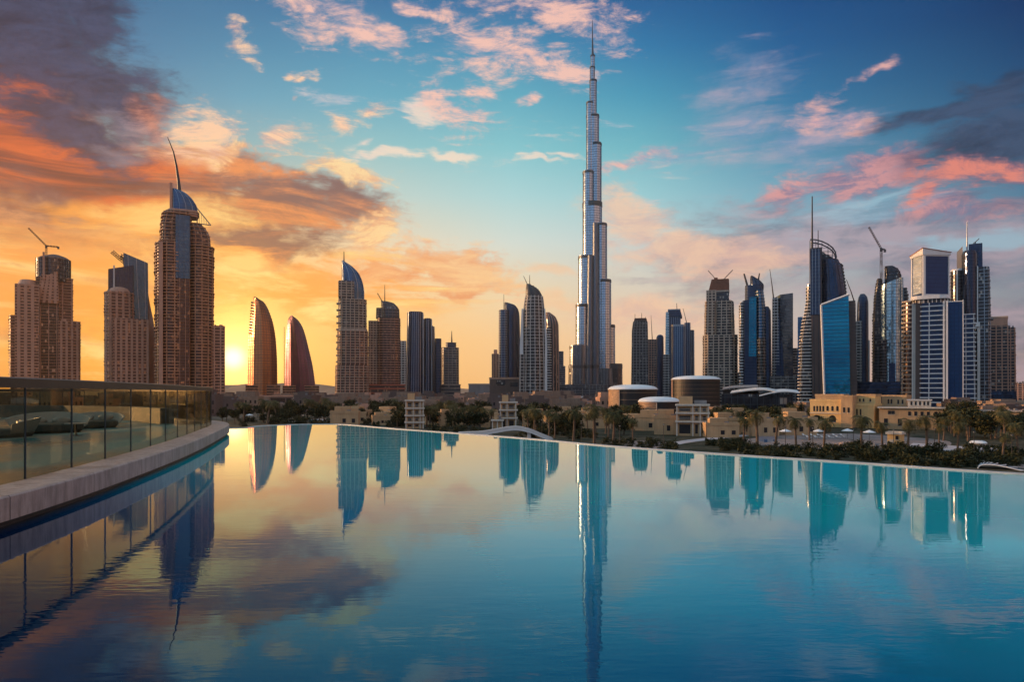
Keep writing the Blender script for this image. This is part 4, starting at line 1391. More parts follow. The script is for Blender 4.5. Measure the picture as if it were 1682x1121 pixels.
T = Tower('office_tower', 'plain blue slab with slanted roof, white striped edge and tall leaning antenna', 'skyscraper', 1286, 830)
T.vol('striped_edge', [(None, 1268, 1280), (491, 1269.5, 1277.5)], 'box', 20, -4, 'dark_glass', ('white_panel', .7, .9, 3.6), ('white_panel', 5, .6, .3))
T.vol('shaft', [(None, 1273, 1302.5), (489, 1271.5, 1302.5)], 'corl', 34, 2, 'blue_glass', None, rise=(0, 5))
T.vol('curved_inlay', [(None, 1275, 1288), (600, 1275, 1287), (560, 1275, 1284.5), (525, 1275, 1280), (508, 1275, 1277)], 'box', 12, -9, 'deep_glass', smooth=True)
T.pole('antenna', [(1270.8, 492), (1268, 468), (1264.3, 441)], .9, .25, 'dark_metal')
T = Tower('parking_building', 'low banded concrete building at the foot of the blue slab', 'building', 1288, 790)
T.vol('wall', [(None, 1266, 1311), (618, 1266, 1311)], 'box', 30, 0, 'dark_glass', ('conc_grey', .8, 1.0, 3.4), ('conc_grey', 7, .8, .5))
T = Tower('apartment_block', 'small dark banded block between the blue slab and the spired tower', 'building', 1307, 900)
T.vol('wall', [(None, 1301.5, 1313), (573, 1301.5, 1312)], 'box', 24, 0, 'dark_glass', ('conc_grey', .6, 1.0, 3.6))
T = Tower('apartment_block', 'narrow pale block just behind the tan tower with the rust top', 'building', 1213, 900)
T.vol('wall', [(None, 1208, 1216), (613, 1208, 1216)], 'box', 24, 0, 'dark_glass', ('conc_tan', .6, 1.1, 3.6))

T = Tower('spired_tower', 'navy tower with a curved lattice crown, flared striped base and very tall spire', 'skyscraper', 1349, 740)
T.vol('flared_stack', [(None, 1310.5, 1338), (620, 1311.5, 1338), (560, 1314, 1338), (530, 1318, 1338), (515, 1322.5, 1338), (500, 1324.5, 1338), (470, 1325, 1337)], 'rnd', 30, -2, 'dark_glass', ('conc_white', .9, 1.0, 3.5, .3))
T.vol('edge_strip', [(None, 1309.5, 1315), (520, 1310, 1318)], 'box', 14, 4, 'blue_glass')
T.vol('brown_core', [(None, 1335, 1351), (412, 1331, 1349)], 'box', 14, -12, 'brown_panel', None, ('steel_dark', 4, .8, .35))
T.vol('core_glazing', [(520, 1332, 1348), (414, 1332, 1347.5)], 'box', 10, -15, 'navy_glass', ('steel_dark', .3, .5, 3.6), ('steel_rib', 3.2, .4, .4))
T.slabbox('white_edge', 1329.5, 1332, 500, 398, -14, -6, 'conc_white')
T.vol('shaft', [(None, 1347, 1392), (490, 1347, 1390), (465, 1347, 1386), (440, 1347, 1381.5), (430, 1347, 1376)], 'bow', 32, 0, 'navy_glass', ('deep_glass', .2, .5, 3.6), ('steel_dark', 6, .4, .3))
T.vol('east_balcony', [(530, 1376, 1393), (470, 1374, 1388), (437, 1372, 1383)], 'rnd', 18, 2, 'dark_glass', ('steel_dark', .8, .6, 3.5))
# lattice crown
mb = MB()
top = [(1331, 395), (1340, 396), (1350, 399.5), (1360, 405), (1367, 411), (1371.5, 418), (1373.5, 428)]
for vv in (-9, 9):
    P_ = [T.P(x, y, vv) for x, y in top]
    mb.path(P_, [.7] * len(P_), 'steel_dark', 6)
    for (x, y), p in zip(top, P_):
        mb.bar(p, T.P(x, 432, vv), .3, .3, 'steel_dark', 4)
    for yy_ in (404, 411, 418, 425):
        xr = [x for x, y in top if y <= yy_]
        mb.bar(T.P(1331, yy_, vv), T.P(xr[-1] + 2, yy_, vv), .25, .25, 'steel_dark', 4)
for x, y in top:
    mb.bar(T.P(x, y, -9), T.P(x, y, 9), .3, .3, 'steel_dark', 4)
mb.build('crown_lattice', T.o)
T.vol('crown_core', [(436, 1333, 1374), (424, 1333, 1366), (416, 1333, 1352)], 'rnd', 14, 1, 'dark_glass', ('conc_dark', .5, .6, 3.2, .4))
T.pole('spire', [(1334, 415), (1334, 395), (1334, 360), (1334, 321)], 1.2, .6, 'dark_metal')
T.pole('small_spire', [(1343.8, 412), (1343.8, 378)], .6, .35, 'dark_metal')

T = Tower('office_tower', 'bright teal glass slab with slanted white framed roof standing before the spired tower', 'skyscraper', 1376, 640)
T.vol('shaft', [(None, 1355.5, 1396.5), (600, 1354, 1395.5), (502, 1350, 1393.5)], 'box', 22, 0, 'teal_glass', top='white_panel', rise=(0, 8.2))
mb = MB()
for a_, b_ in (((1349, 502), (1394.5, 487.5)), ((1349, 502), (1355, 668))):
    for vv in (-11.3,):
        p, q = T.P(a_[0], a_[1], vv), T.P(b_[0], b_[1], vv)
        mb.bar(p, q, 1.0, 1.0, 'white_panel', 8)
mb.build('white_frame', T.o)
T.vol('side_wall', [(None, 1395, 1408), (497, 1394, 1404)], 'box', 20, 4, 'brown_panel', ('conc_dark', .3, .5, 3.5))

T = Tower('residential_tower', 'slim dark rounded tower with a pale striped front and leaning mast behind the teal slab', 'skyscraper', 1414, 830)
T.vol('shaft', [(None, 1406, 1426.5), (500, 1408.5, 1426), (489, 1410.5, 1424), (484, 1413.5, 1420)], 'rnd', 26, 2, 'deep_glass', None, ('steel_dark', 4, .4, .3), smooth=True)
T.vol('striped_front', [(None, 1403, 1415), (530, 1405, 1415)], 'box', 16, -10, 'dark_glass', ('conc_white', .5, .9, 3.5), ('conc_white', 4, .6, .3))
T.slabbox('white_edge', 1425.5, 1428.5, None, 560, -6, 0, 'white_panel')
T.slabbox('white_edge', 1403.5, 1406, 545, 498, -8, -2, 'conc_white')
T.pole('mast', [(1404.5, 500), (1398, 479), (1390, 458)], .8, .35, 'dark_metal')

T = Tower('office_tower', 'rounded pale blue glass tower beside a crane, with a stepped dark crown', 'skyscraper', 1462, 770)
T.vol('dark_flank', [(None, 1432, 1449), (520, 1433.5, 1449), (480, 1437, 1449), (459, 1440.5, 1449)], 'rnd', 26, 0, 'dark_glass', ('conc_dark', .7, .8, 3.4, .5))
T.vol('shaft', [(None, 1443.5, 1484), (480, 1444, 1483.5), (468, 1445, 1483)], 'bow', 30, -3, 'pale_glass', ('pale_glass', .15, .4, 3.6), ('steel_rib', 5, .3, .25), rise=(-3, 6))
T.vol('drum', [(470, 1452, 1481), (452, 1453, 1479), (444, 1453, 1475), (439, 1453.5, 1467)], 'rnd', 24, 2, 'grey_glass', ('steel_dark', .6, .6, 3.6, .4), ('steel_dark', 4, .5, .5))
T.vol('east_terrace', [(None, 1482, 1492.5), (490, 1481, 1491.5), (476, 1481, 1488)], 'rnd', 20, 2, 'dark_glass', ('conc_grey', .7, .7, 3.6, .5))
T.vol('corner_balcony', [(None, 1446, 1457), (560, 1447, 1456)], 'rnd', 14, -14, 'dark_glass', ('conc_grey', .8, .6, 3.4, .5))
T.vol('dark_inlay', [(None, 1460, 1470.5), (598, 1460, 1470)], 'box', 8, -17, 'deep_glass')
T.vol('podium', [(None, 1408, 1479), (628, 1409, 1478)], 'box', 40, -14, 'deep_glass', ('steel_dark', .5, .8, 4.2))
T.slabbox('white_edge', 1451.6, 1453.4, 470, 438, -8, -4, 'white_panel')
crane('tall dark luffing crane standing against the rounded pale blue tower', 765, 1447.5, 640, 409, (1427, 371), (1453.5, 411), w=1.25)

T = Tower('residential_tower', 'pale balcony tower half hidden behind the roofed white tower', 'skyscraper', 1492, 700)
T.vol('shaft', [(None, 1482.5, 1506), (497, 1483.5, 1506)], 'bow', 26, 0, 'brown_glass', ('conc_tan', 1.4, 1.3, 4.4, .35))

T = Tower('office_tower', 'white and navy tower with a gabled white framed top block and balcony bands', 'skyscraper', 1540, 620)
T.vol('pale_face', [(None, 1497.5, 1506), (500, 1498, 1506)], 'box', 22, 0, 'conc_white', None, ('conc_tan', 3, .4, .2))
T.vol('dark_core', [(None, 1503.5, 1516), (494, 1504, 1516)], 'box', 20, -3, 'brown_panel')
T.vol('banded_shaft', [(None, 1513, 1552), (500, 1514, 1552)], 'box', 24, -4, 'deep_glass', ('white_panel', 1.1, .9, 4.3, .12), ('white_panel', 11, .7, .9))
T.slabbox('white_pilaster', 1548.5, 1551, None, 499, -18.2, -4, 'white_panel')
T.slabbox('white_pilaster', 1553.5, 1556.5, None, 499, -18.8, -4, 'white_panel')
T.vol('navy_face', [(None, 1556, 1581), (500, 1556, 1580)], 'box', 26, -3, 'ink_glass', None, ('navy_glass', 3.4, .25, .15), top='white_panel', band=[(501.2, 499.6, 'white_panel', .4)])
T.slabbox('white_pilaster', 1579.6, 1581, None, 498.5, -17.5, -4, 'white_panel')
T.vol('east_balcony', [(None, 1579, 1600), (520, 1579, 1598)], 'box', 24, 2, 'deep_glass', ('white_panel', 1.2, .8, 4.1, .4), ('conc_white', 6, .5, .5))
T.vol('ring', [(494, 1495, 1561), (488, 1495, 1561)], 'rnd', 36, 0, 'white_panel')
T.vol('ring_plant', [(500, 1499, 1557), (493.5, 1499, 1557)], 'rnd', 28, 0, 'dark_glass', None, ('white_panel', 3.2, .7, .6))
T.vol('top_block', [(488.3, 1497, 1558.5), (422, 1497, 1558.5)], 'corl', 34, 0, 'ink_glass', top='white_panel')
# framed gable: pale left face, navy right face, white borders, red edged roof
pl_ = [(-1, .0), (-.35, -1), (1, -.1), (.35, 1)]
xc_, hw_ = (T.X(1497) + T.X(1558.5)) / 2, (T.X(1558.5) - T.X(1497)) / 2
cs = [(xc_ + u * hw_, w * 17) for u, w in pl_]
z0_, z1_ = T.Z(488.0), T.Z(421)


def on_face(a, c, t, o=0.0):
    ex, ey = c[0] - a[0], c[1] - a[1]
    l = sqrt(ex * ex + ey * ey)
    return (a[0] + ex * t + ey / l * o, a[1] + ey * t - ex / l * o)


def panel(part, a, c, t0, t1, za, zb, o0, o1, mat):
    mb = MB()
    q = [on_face(a, c, t0, o1), on_face(a, c, t1, o1), on_face(a, c, t1, o0), on_face(a, c, t0, o0)]
    mb.prism(q, za, zb, mat)
    return mb.build(part, T.o)


panel('bright_pane', cs[0], cs[1], .14, .88, z0_ + 2.5, z1_ + 1.0, -.2, .3, 'bright_glass')
for a_, c_, ts in ((cs[0], cs[1], ((0, .09), (.95, 1.0))), (cs[1], cs[2], ((0, .07), (.96, 1.0)))):
    for t0, t1 in ts:
        panel('white_border', a_, c_, t0, t1, z0_ - 1.0, z1_ + 1.5, -.3, .7, 'white_panel')
panel('white_border', cs[1], cs[2], .07, .96, z1_ - 1.5, z1_ + 1.4, -.3, .65, 'white_panel')
panel('white_border', cs[1], cs[2], .07, .96, z0_ - .9, z0_ + 1.4, -.3, .65, 'white_panel')
mb = MB()
rz = [z1_ + 1.5, z1_ + 5.2, z1_ + 1.8, z1_ + 1.4]
oc = offs(cs, 1.2)
mb.loft([[(x, y, z1_ - .5) for x, y in oc], [(x, y, z) for (x, y), z in zip(oc, rz)]], 'white_panel')
oc = offs(cs, 1.7)
mb.loft([[(x, y, z + .02) for (x, y), z in zip(oc, rz)], [(x, y, z + .55) for (x, y), z in zip(oc, rz)]], 'red_roof', capmat='roofing')
mb.build('roof', T.o)

T = Tower('spired_tower', 'cluster topped navy tower with white edged shoulders and a thin antenna', 'skyscraper', 1592, 720)
T.vol('west_shoulder', [(None, 1560.5, 1586), (446, 1560.5, 1585.5), (443, 1562, 1584)], 'bow', 28, 0, 'dark_glass', ('steel_dark', .6, .6, 3.6, .3))
T.slabbox('white_edge', 1571.2, 1573.2, 520, 445, -15.2, -12, 'white_panel')
T.slabbox('white_edge', 1583.4, 1586, 620, 443.4, -15.4, -10, 'white_panel')
T.slabbox('white_edge', 1560, 1561.6, 560, 446, -8, -4, 'white_panel')
T.vol('white_arch', [(446, 1560, 1586), (443.6, 1561, 1585.5), (442.4, 1564, 1583)], 'bow', 29.5, 0, 'white_panel', smooth=True)
T.vol('shaft', [(None, 1582, 1607), (470, 1581, 1605.5), (421, 1580, 1605), (416, 1582, 1603)], 'bow', 26, -6, 'deep_glass', ('navy_glass', .15, .4, 3.6), ('steel_dark', 5, .35, .3))
T.vol('back_block', [(520, 1592, 1614.5), (401, 1591, 1613.5)], 'box', 18, 10, 'deep_glass', top='steel_dark', rise=(0, 0))
T.vol('beige_block', [(470, 1571.5, 1582), (412, 1571.5, 1581)], 'box', 14, 4, 'conc_tan', rise=(-1, 5))
T.vol('east_shoulder', [(None, 1604, 1626.5), (520, 1604, 1626), (442.5, 1605, 1624)], 'cham', 26, 2, 'dark_glass', ('steel_rib', .7, .5, 3.6, .4), ('steel_rib', 7, .6, .6))
T.slabbox('white_edge', 1604.4, 1606.4, 560, 442, -15, -10, 'white_panel')
T.slabbox('white_edge', 1605, 1609.5, None, 540, -19, -14, 'conc_white')
T.vol('ledge', [(528, 1622, 1631), (525.5, 1622, 1631)], 'box', 10, 0, 'conc_grey')
T.slabbox('ledge', 1596, 1609, 540, 533, -20, -12, 'white_panel')
T.pole('antenna', [(1588.5, 420), (1588.5, 395), (1588.5, 364)], .9, .35, 'steel_rib')
crane('tiny crane on the dark back block behind the cluster topped navy tower', 725, 1602, 402, 398, (1608.5, 392.5), (1599.5, 399), w=.5)

T = Tower('residential_tower', 'squat rose beige balcony tower with a plain square top block', 'skyscraper', 1640, 780)
T.vol('dark_flank', [(None, 1607, 1624), (521, 1608, 1624)], 'box', 26, -2, 'brown_panel')
T.vol('shaft', [(None, 1622, 1656), (537, 1622.5, 1655)], 'box', 30, -2, 'dark_glass', ('conc_rose', .6, .8, 3.5, .3), ('conc_rose', 5.2, 1.1, .5))
T.vol('east_shaft', [(None, 1653, 1668), (540, 1654, 1666.5)], 'cham', 24, 2, 'dark_glass', ('conc_rose', .8, .8, 3.5, .4), ('conc_rose', 5, .9, .6))
T.vol('top_block', [(538, 1623, 1655), (522, 1623, 1655)], 'box', 24, 0, 'conc_rose', band=[(524, 521.6, 'conc_tan', .4)])
T.vol('podium', [(None, 1598, 1669), (643, 1599, 1668)], 'box', 44, -8, 'deep_glass', ('blue_glass', .3, .6, 4.0))
T.roofplant('roof_plant', 1656, 1666, 540, -6, 6, 3, 2, 'conc_grey')
for x0_, x1_, y_, D_, lb in ((1668, 1683, 630, 1300, 'low pink grey block at the far edge of the skyline beyond the squat beige tower'), (1684, 1720, 622, 1350, 'low grey slab at the end of the skyline')):
    T = Tower('apartment_block', lb, 'building', (x0_ + x1_) / 2, D_)
    T.vol('wall', [(None, x0_, x1_), (y_, x0_, x1_)], 'box', 40, 0, 'grey_glass', ('conc_rose', .5, 1.4, 4.0), ('conc_rose', 7, 2, .4))
    T.roofplant('roof_plant', x0_, x1_, y_, -10, 10, 6, 3, 'conc_grey')

# ================================================================== low buildings between the pool and the towers
solid('plaster_sand', (0.48, 0.30, 0.155), 0.85, 0.15, 0.25, streak=True)
solid('plaster_sunlit', (0.70, 0.44, 0.18), 0.85, 0.12, 0.25, streak=True)  # sand plaster with warm sunlight put into the colour
solid('plaster_pale', (0.60, 0.52, 0.42), 0.85, 0.12, 0.3, streak=True)
solid('window_dark', (0.022, 0.020, 0.022), 0.2, 0.3, 0.5)
solid('house_clay', (0.25, 0.165, 0.115), 0.85, 0.2, 0.2, streak=True)
solid('dome_white', (0.74, 0.72, 0.69), 0.35, 0.05, 0.1)
solid('louver_rail', (0.17, 0.11, 0.075), 0.5, 0.2, 0.4)
solid('louver_dark', (0.016, 0.013, 0.012), 0.5, 0.25, 0.4)
m, N, b = mat_new('timber_cladding')
co = N.new('ShaderNodeTexCoord').outputs['Object']
sp = N.new('ShaderNodeSeparateXYZ')
N.link(co, sp.inputs[0])
n1 = N.noise(N.mapping(co, scale=(0.4, 0.4, 3.0)), 1.2, 5, 0.6)
zf = N.math('FRACT', N.math('DIVIDE', sp.outputs[2], 0.8))
c = N.mix(N.ss(n1, 0.35, 0.65), (0.24, 0.12, 0.06, 1), (0.50, 0.28, 0.15, 1))
N.put(b.inputs['Base Color'], N.mix(N.math('LESS_THAN', zf, 0.12), c, (0.05, 0.025, 0.015, 1)))
b.inputs['Roughness'].default_value = 0.6


def drum(label, x0, x1, y_rim, y_dome, y_base, wood):
    """round hall: dark louvred wall, a timber clad stretch, a shallow white dome with an overhanging rim"""
    D = (CAMZ - GZ) * F / (y_base - HY)
    T = Tower('round_hall', label, 'building', (x0 + x1) / 2, D + (x1 - x0) / 2 * D / F)
    r = (x1 - x0) / 2 * T.k * cos(T.az)
    zr, zd = T.Z(y_rim), T.Z(y_dome)
    n = 56
    circ = lambda rr: [(cos(2 * pi * i / n) * rr, sin(2 * pi * i / n) * rr) for i in range(n)]
    mb = MB()
    mb.prism(circ(r * .965), 0, zr, 'louver_dark')
    z = 1.2
    while z < zr - .5:
        mb.prism(circ(r * .985), z, z + .40, 'louver_rail')
        z += 4.0
    mb.build('wall', T.o)
    # timber stretch, as angles seen from above (camera is at -90 degrees)
    mb = MB()
    a0, a1 = wood
    k = 20
    ring = [(cos(RAD(a0 + (a1 - a0) * i / k)) * r * .998, sin(RAD(a0 + (a1 - a0) * i / k)) * r * .998) for i in range(k + 1)]
    ring2 = [(x * .97, y * .97) for x, y in ring[::-1]]
    mb.prism(ring + ring2, 0, zr - .15, 'timber_cladding')
    mb.build('timber_wall', T.o)
    mb = MB()
    for a in (a0, a1):
        mb.bar((cos(RAD(a)) * r * 1.0, sin(RAD(a)) * r * 1.0, 0), (cos(RAD(a)) * r * 1.0, sin(RAD(a)) * r * 1.0, zr), .22, .22, 'conc_tan', 8)
    mb.build('pilaster', T.o)
    mb = MB()
    rings = []
    for q, zz in ((1.0, zr - .35), (1.035, zr - .1), (1.035, zr + .25), (1.0, zr + .32)):
        rings.append([(x * q, y * q, zz) for x, y in circ(r)])
    for i in range(1, 9):
        t = i / 9
        rings.append([(x * cos(t * pi / 2) ** .8, y * cos(t * pi / 2) ** .8, zr + .32 + (zd - zr - .32) * sin(t * pi / 2)) for x, y in circ(r)])
    mb.loft(rings, 'dome_white', smooth=True)
    mb.build('roof', T.o)
    return T


drum('dark louvred round hall with pale domed roof and timber wall, behind the two palms', 999, 1079.5, 640, 632.3, 685, (-190, -122))
drum('small round hall with white domed roof, lowest of the three drums', 1048.5, 1116, 660, 652, 691, (-195, -96))
drum('tall round hall with copper lit rim and domed roof, biggest of the three drums', 1102.5, 1183.5, 624, 617.5, 668, (-215, -160))

# glass pavilion with wing roofs
T = Tower('pavilion', 'long dark glass pavilion under three thin curved white wing roofs', 'building', 1246, 345)
T.vol('glass_wall', [(None, 1186, 1300), (648, 1186, 1300)], 'box', 26, 4, 'dark_glass', None, ('steel_dark', 3.0, .25, .2))
T.vol('rear_block', [(None, 1184, 1246), (640, 1184, 1246)], 'box', 14, 24, 'louver_dark', ('conc_grey', .4, .4, 3.0))


def wing(part, pts, v0, v1, th, mat):
    mb = MB()
    rings = []
    P_ = crom([(T.X(x), 0, T.Z(y)) for x, y in pts], 6)
    for p in P_:
        rings.append([(p.x, v0, p.z), (p.x, v1, p.z + 1.2), (p.x, v1, p.z + 1.2 + th), (p.x, v0, p.z + th)])
    mb.loft(rings, mat)
    mb.build(part, T.o)


wing('wing_roof', [(1183, 641), (1205, 637.8), (1245, 637)], 14, 32, .5, 'conc_grey')
wing('wing_roof', [(1200, 647), (1230, 643), (1256, 642), (1277, 645.5)], -10, 16, .45, 'conc_white')
wing('wing_roof', [(1247, 651.5), (1268, 646.5), (1288, 644.5), (1310, 646.5)], -14, 14, .45, 'dome_white')
for x_ in (1202, 1244, 1278, 1300):
    T.slabbox('column', x_ - .5, x_ + .5, None, 647, -9.4, -9.0, 'steel_dark')


# --- helpers for plastered houses
def openings(T, part, xs, y0, y1, v, mat='window_dark', w=None, arch=False):
    for x in xs:
        mb = MB()
        xa, xb = T.X(x - w / 2), T.X(x + w / 2)
        za, zb = T.Z(y1), T.Z(y0)
        if arch:
            r = (xb - xa) / 2
            pl = [(xa, za), (xb, za)] + [((xa + xb) / 2 + cos(pi * i / 8) * r, zb - r + sin(pi * i / 8) * r) for i in range(9)]
        else:
            pl = [(xa, za), (xb, za), (xb, zb), (xa, zb)]
        mb.loft([[(x_, v - .06, z_) for x_, z_ in pl], [(x_, v + .05, z_) for x_, z_ in pl]], mat)
        mb.box(xa - .12, xb + .12, v - .22, v - .02, za - .16, za - .03, 'plaster_pale')
        mb.build(part, T.o)


def parapet(T, x0, x1, y, v0, v1, mat, h=.7, part='parapet'):
    mb = MB()
    z = T.Z(y)
    a, bb = T.X(x0) - .15, T.X(x1) + .15
    mb.box(a, bb, v0 - .15, v0 + .25, z - .3, z + h, mat)
    mb.box(a, bb, v1 - .25, v1 + .15, z - .3, z + h, mat)
    mb.box(a, a + .4, v0 + .25, v1 - .25, z - .3, z + h, mat)
    mb.box(bb - .4, bb, v0 + .25, v1 - .25, z - .3, z + h, mat)
    mb.build(part, T.o)


# --- the sunlit villas on the right
T = Tower('villa', 'golden villa with row of small arched windows, at the end of the sunlit houses', 'house', 1372, 268, rot=-15)
T.vol('wall', [(None, 1337, 1407), (659, 1337, 1407)], 'box', 11, 0, 'plaster_sunlit')
parapet(T, 1337, 1407, 659, -5.5, 5.5, 'plaster_sunlit')
T.vol('upper_wall', [(660, 1341, 1388), (650, 1341, 1388)], 'box', 7, 1.6, 'plaster_sand')
parapet(T, 1341, 1388, 650, -1.9, 5.1, 'plaster_sand', .5)
T.vol('corner_tower', [(None, 1390, 1408), (652, 1390, 1408)], 'box', 9, -3, 'plaster_sand')
parapet(T, 1390, 1408, 652, -7.5, 1.5, 'plaster_sand', .5)
openings(T, 'window', (1344, 1349, 1354, 1359), 667, 676, -5.5, w=3, arch=True)
openings(T, 'window', (1366, 1374, 1382), 667, 675, -5.5, w=3.6, arch=True)
openings(T, 'window', (1395, 1402), 669, 677, -7.5, w=3.4)
openings(T, 'doorway', (1348, 1374), 682, 693, -5.5, w=11, arch=True)
T.slabbox('cornice', 1336.5, 1389.5, 679.5, 678.3, -5.95, -5.4, 'plaster_pale')

T = Tower('villa', 'brightest yellow villa with tall blank wall, in the middle of the sunlit houses', 'house', 1424, 262, rot=-15)
T.vol('wall', [(None, 1407, 1442), (666, 1407, 1442)], 'box', 10, 0, 'plaster_sunlit')
parapet(T, 1407, 1442, 666, -5, 5, 'plaster_sunlit')
T.vol('upper_wall', [(668, 1410, 1440), (650, 1410, 1440)], 'box', 8, 2, 'plaster_sunlit')
parapet(T, 1410, 1440, 650, -2, 6, 'plaster_sand', .5)
openings(T, 'window', (1415, 1421, 1432), 655, 660, -2, w=2.6, arch=True)
openings(T, 'window', (1414, 1420), 672, 682, -5, w=2.4)
openings(T, 'doorway', (1428,), 684, 697, -5, w=9, arch=True)

T = Tower('villa', 'sandy villa with twin arched windows and square roof turret beside the brightest one', 'house', 1466, 264, rot=-15)
T.vol('wall', [(None, 1441, 1492), (668, 1441, 1492)], 'box', 10, 2, 'plaster_sand')
parapet(T, 1441, 1492, 668, -3, 7, 'plaster_sand')
T.vol('upper_wall', [(669, 1449, 1489), (651.5, 1449, 1489)], 'box', 7, 3, 'plaster_sand')
parapet(T, 1449, 1489, 651.5, -.5, 6.5, 'plaster_sand', .5)
openings(T, 'window', (1460, 1465), 656, 664, -.5, w=2.8, arch=True)
openings(T, 'window', (1476, 1483), 657, 664, -.5, w=2.8)

T = Tower('long_house', 'long low sand coloured house with dark square openings before the villas', 'house', 1497, 250)
T.vol('wall', [(None, 1444, 1550), (671, 1444, 1550)], 'box', 9, 0, 'plaster_sand')
T.vol('flat_roof', [(671, 1441, 1553), (668.6, 1441, 1553)], 'box', 11, 0, 'plaster_pale')
openings(T, 'window', (1461, 1467), 675, 681, -4.5, w=5.4)
openings(T, 'window', (1494, 1504, 1514, 1524, 1536), 676, 683, -4.5, w=4.6)
openings(T, 'doorway', (1455, 1478, 1509, 1541), 688, 700, -4.5, w=6.5)
T.vol('roof_room', [(669, 1491, 1529), (657, 1491, 1529)], 'box', 6, 3, 'plaster_pale', band=[(658.5, 656.6, 'conc_white', .35)])
openings(T, 'window', (1497, 1504, 1511, 1518, 1524), 660, 666, 0, w=3.2)

T = Tower('long_house', 'very long dim brown terrace building running out beyond the villas', 'house', 1622, 290)
T.vol('wall', [(None, 1551, 1712), (676, 1551, 1712)], 'box', 12, 0, 'plaster_sand')
T.vol('flat_roof', [(676, 1549, 1714), (674, 1549, 1714)], 'box', 14, 0, 'conc_tan')
openings(T, 'window', [1558 + 8 * i for i in range(18)], 680, 686, -6, w=4.2)

T = Tower('gatehouse', 'small glowing yellow gatehouse between the tall palms by the garden pool', 'house', 1471, 161, rot=-15)
T.vol('wall', [(None, 1460, 1482.5), (712, 1460, 1482.5)], 'box', 2.6, 0, 'plaster_sunlit')
parapet(T, 1459, 1483.5, 711.5, -1.6, 1.6, 'plaster_pale', .3)
openings(T, 'window', (1476,), 716, 722, -1.3, w=5)
openings(T, 'doorway', (1467,), 722, 736.5, -1.3, 'plaster_pale', w=7)


# --- open white frame pavilions along the garden
def open_frame(label, x0, x1, yb, xs, ys, dep=5.0, mat='plaster_pale'):
    D = (CAMZ - GZ) * F / (yb - HY)
    T = Tower('open_pavilion', label, 'pavilion', (x0 + x1) / 2, D)
    for x in xs:
        for v in (-dep / 2, dep / 2):
            mb = MB()
            xx = T.X(x)
            mb.box(xx - .2, xx + .2, v - .2, v + .2, 0, T.Z(ys[0]) - .02, mat)
            mb.build('column', T.o)
    for y in ys:
        mb = MB()
        mb.box(T.X(x0) - .3, T.X(x1) + .3, -dep / 2 - .5, dep / 2 + .5, T.Z(y), T.Z(y) + .5, mat)
        mb.build('floor_slab', T.o)
    mb = MB()
    mb.box(T.X(x0) + .4, T.X(x1) - .4, -dep / 2 + .45, dep / 2 + 3.5, 0, T.Z(ys[0]) - .05, 'plaster_sand')
    mb.build('wall', T.o)
    lv = [T.Z(y) for y in ys] + [0.0]
    for za, zb in zip(lv[1:], lv[:-1]):
        for xa, xb in zip(xs[:-1], xs[1:]):
            a, c_ = T.X(xa) + .7, T.X(xb) - .7
            if c_ - a > .5 and zb - za > 1.6:
                mb = MB()
                mb.box(a, c_, -dep / 2 + .40, -dep / 2 + .55, za + .75, zb - .6, 'window_dark')
                mb.build('window', T.o)
    mb = MB()
    zt = T.Z(ys[0]) + .5
    mb.box(T.X(x0) + .8, T.X((x0 + x1) / 2), -.4, dep / 2 + 2.8, zt - .02, zt + 2.4, 'plaster_sand')
    mb.box(T.X((x0 + x1) / 2) + .5, T.X(x1) - .6, .2, 1.8, zt - .02, zt + 1.2, 'conc_grey')
    mb.build('roof_room', T.o)
    mb = MB()
    for y in ys[1:]:
        z = T.Z(y) + .5
        for zz in (.5, 1.0):
            mb.bar((T.X(x0), -dep / 2 - .4, z + zz), (T.X(x1), -dep / 2 - .4, z + zz), .05, .05, mat, 4)
    mb.build('guard_rail', T.o)
    return T


open_frame('white open three storey frame among the trees, standing before the fluted blades', 666, 696, 704, (667, 679, 690, 695), (659.5, 672, 684, 695))
open_frame('white open frame tower beside the curved footbridge', 821, 849, 706, (822, 833, 847), (662.5, 675, 688), 5)
open_frame('low white open frame porch next to the frame tower by the footbridge', 808, 826, 707, (809, 817, 825), (692,), 4)
open_frame('broad white open frame below the biggest round hall', 1111, 1164, 716, (1112, 1138, 1150, 1163), (667, 680, 694), 6)

# --- brown building and lumps before the flame towers
T = Tower('low_building', 'low brown building with big dark windows below the orange flame tower', 'building', 438, 560)
T.vol('wall', [(None, 395, 481), (651.5, 395, 481)], 'box', 24, 0, 'brown_panel')
parapet(T, 395, 481, 651.5, -12, 12, 'conc_rose', .8)
for x_, w_ in ((408, 22), (433, 6), (439, 4), (456, 24), (474, 8)):
    openings(T, 'window', (x_,), 654.5, 664, -12, w=w_)
T = Tower('low_building', 'pale low sandy building below the plum flame tower', 'building', 510, 600)
T.vol('wall', [(None, 482, 548), (655, 482, 548)], 'box', 22, 0, 'conc_rose')
parapet(T, 482, 548, 655, -11, 11, 'conc_tan', .8)
openings(T, 'window', (492, 512, 538), 659, 668, -11, w=7)
T = Tower('low_building', 'long flat roofed dark hall in the low quarter left of the brown hall', 'building', 787, 900)
T.vol('wall', [(None, 770, 804), (631, 770, 804)], 'box', 30, 0, 'conc_grey', band=[(633, 630.8, 'conc_tan', .4)])
T = Tower('low_building', 'long flat roofed pale hall before the foot of the tallest tower', 'building', 920, 620)
T.vol('wall', [(None, 878, 968), (652, 878, 968)], 'box', 24, 0, 'conc_tan', band=[(653.2, 651.6, 'conc_white', .5)])
openings(T, 'window', (942, 954), 655, 664, -12, w=8)


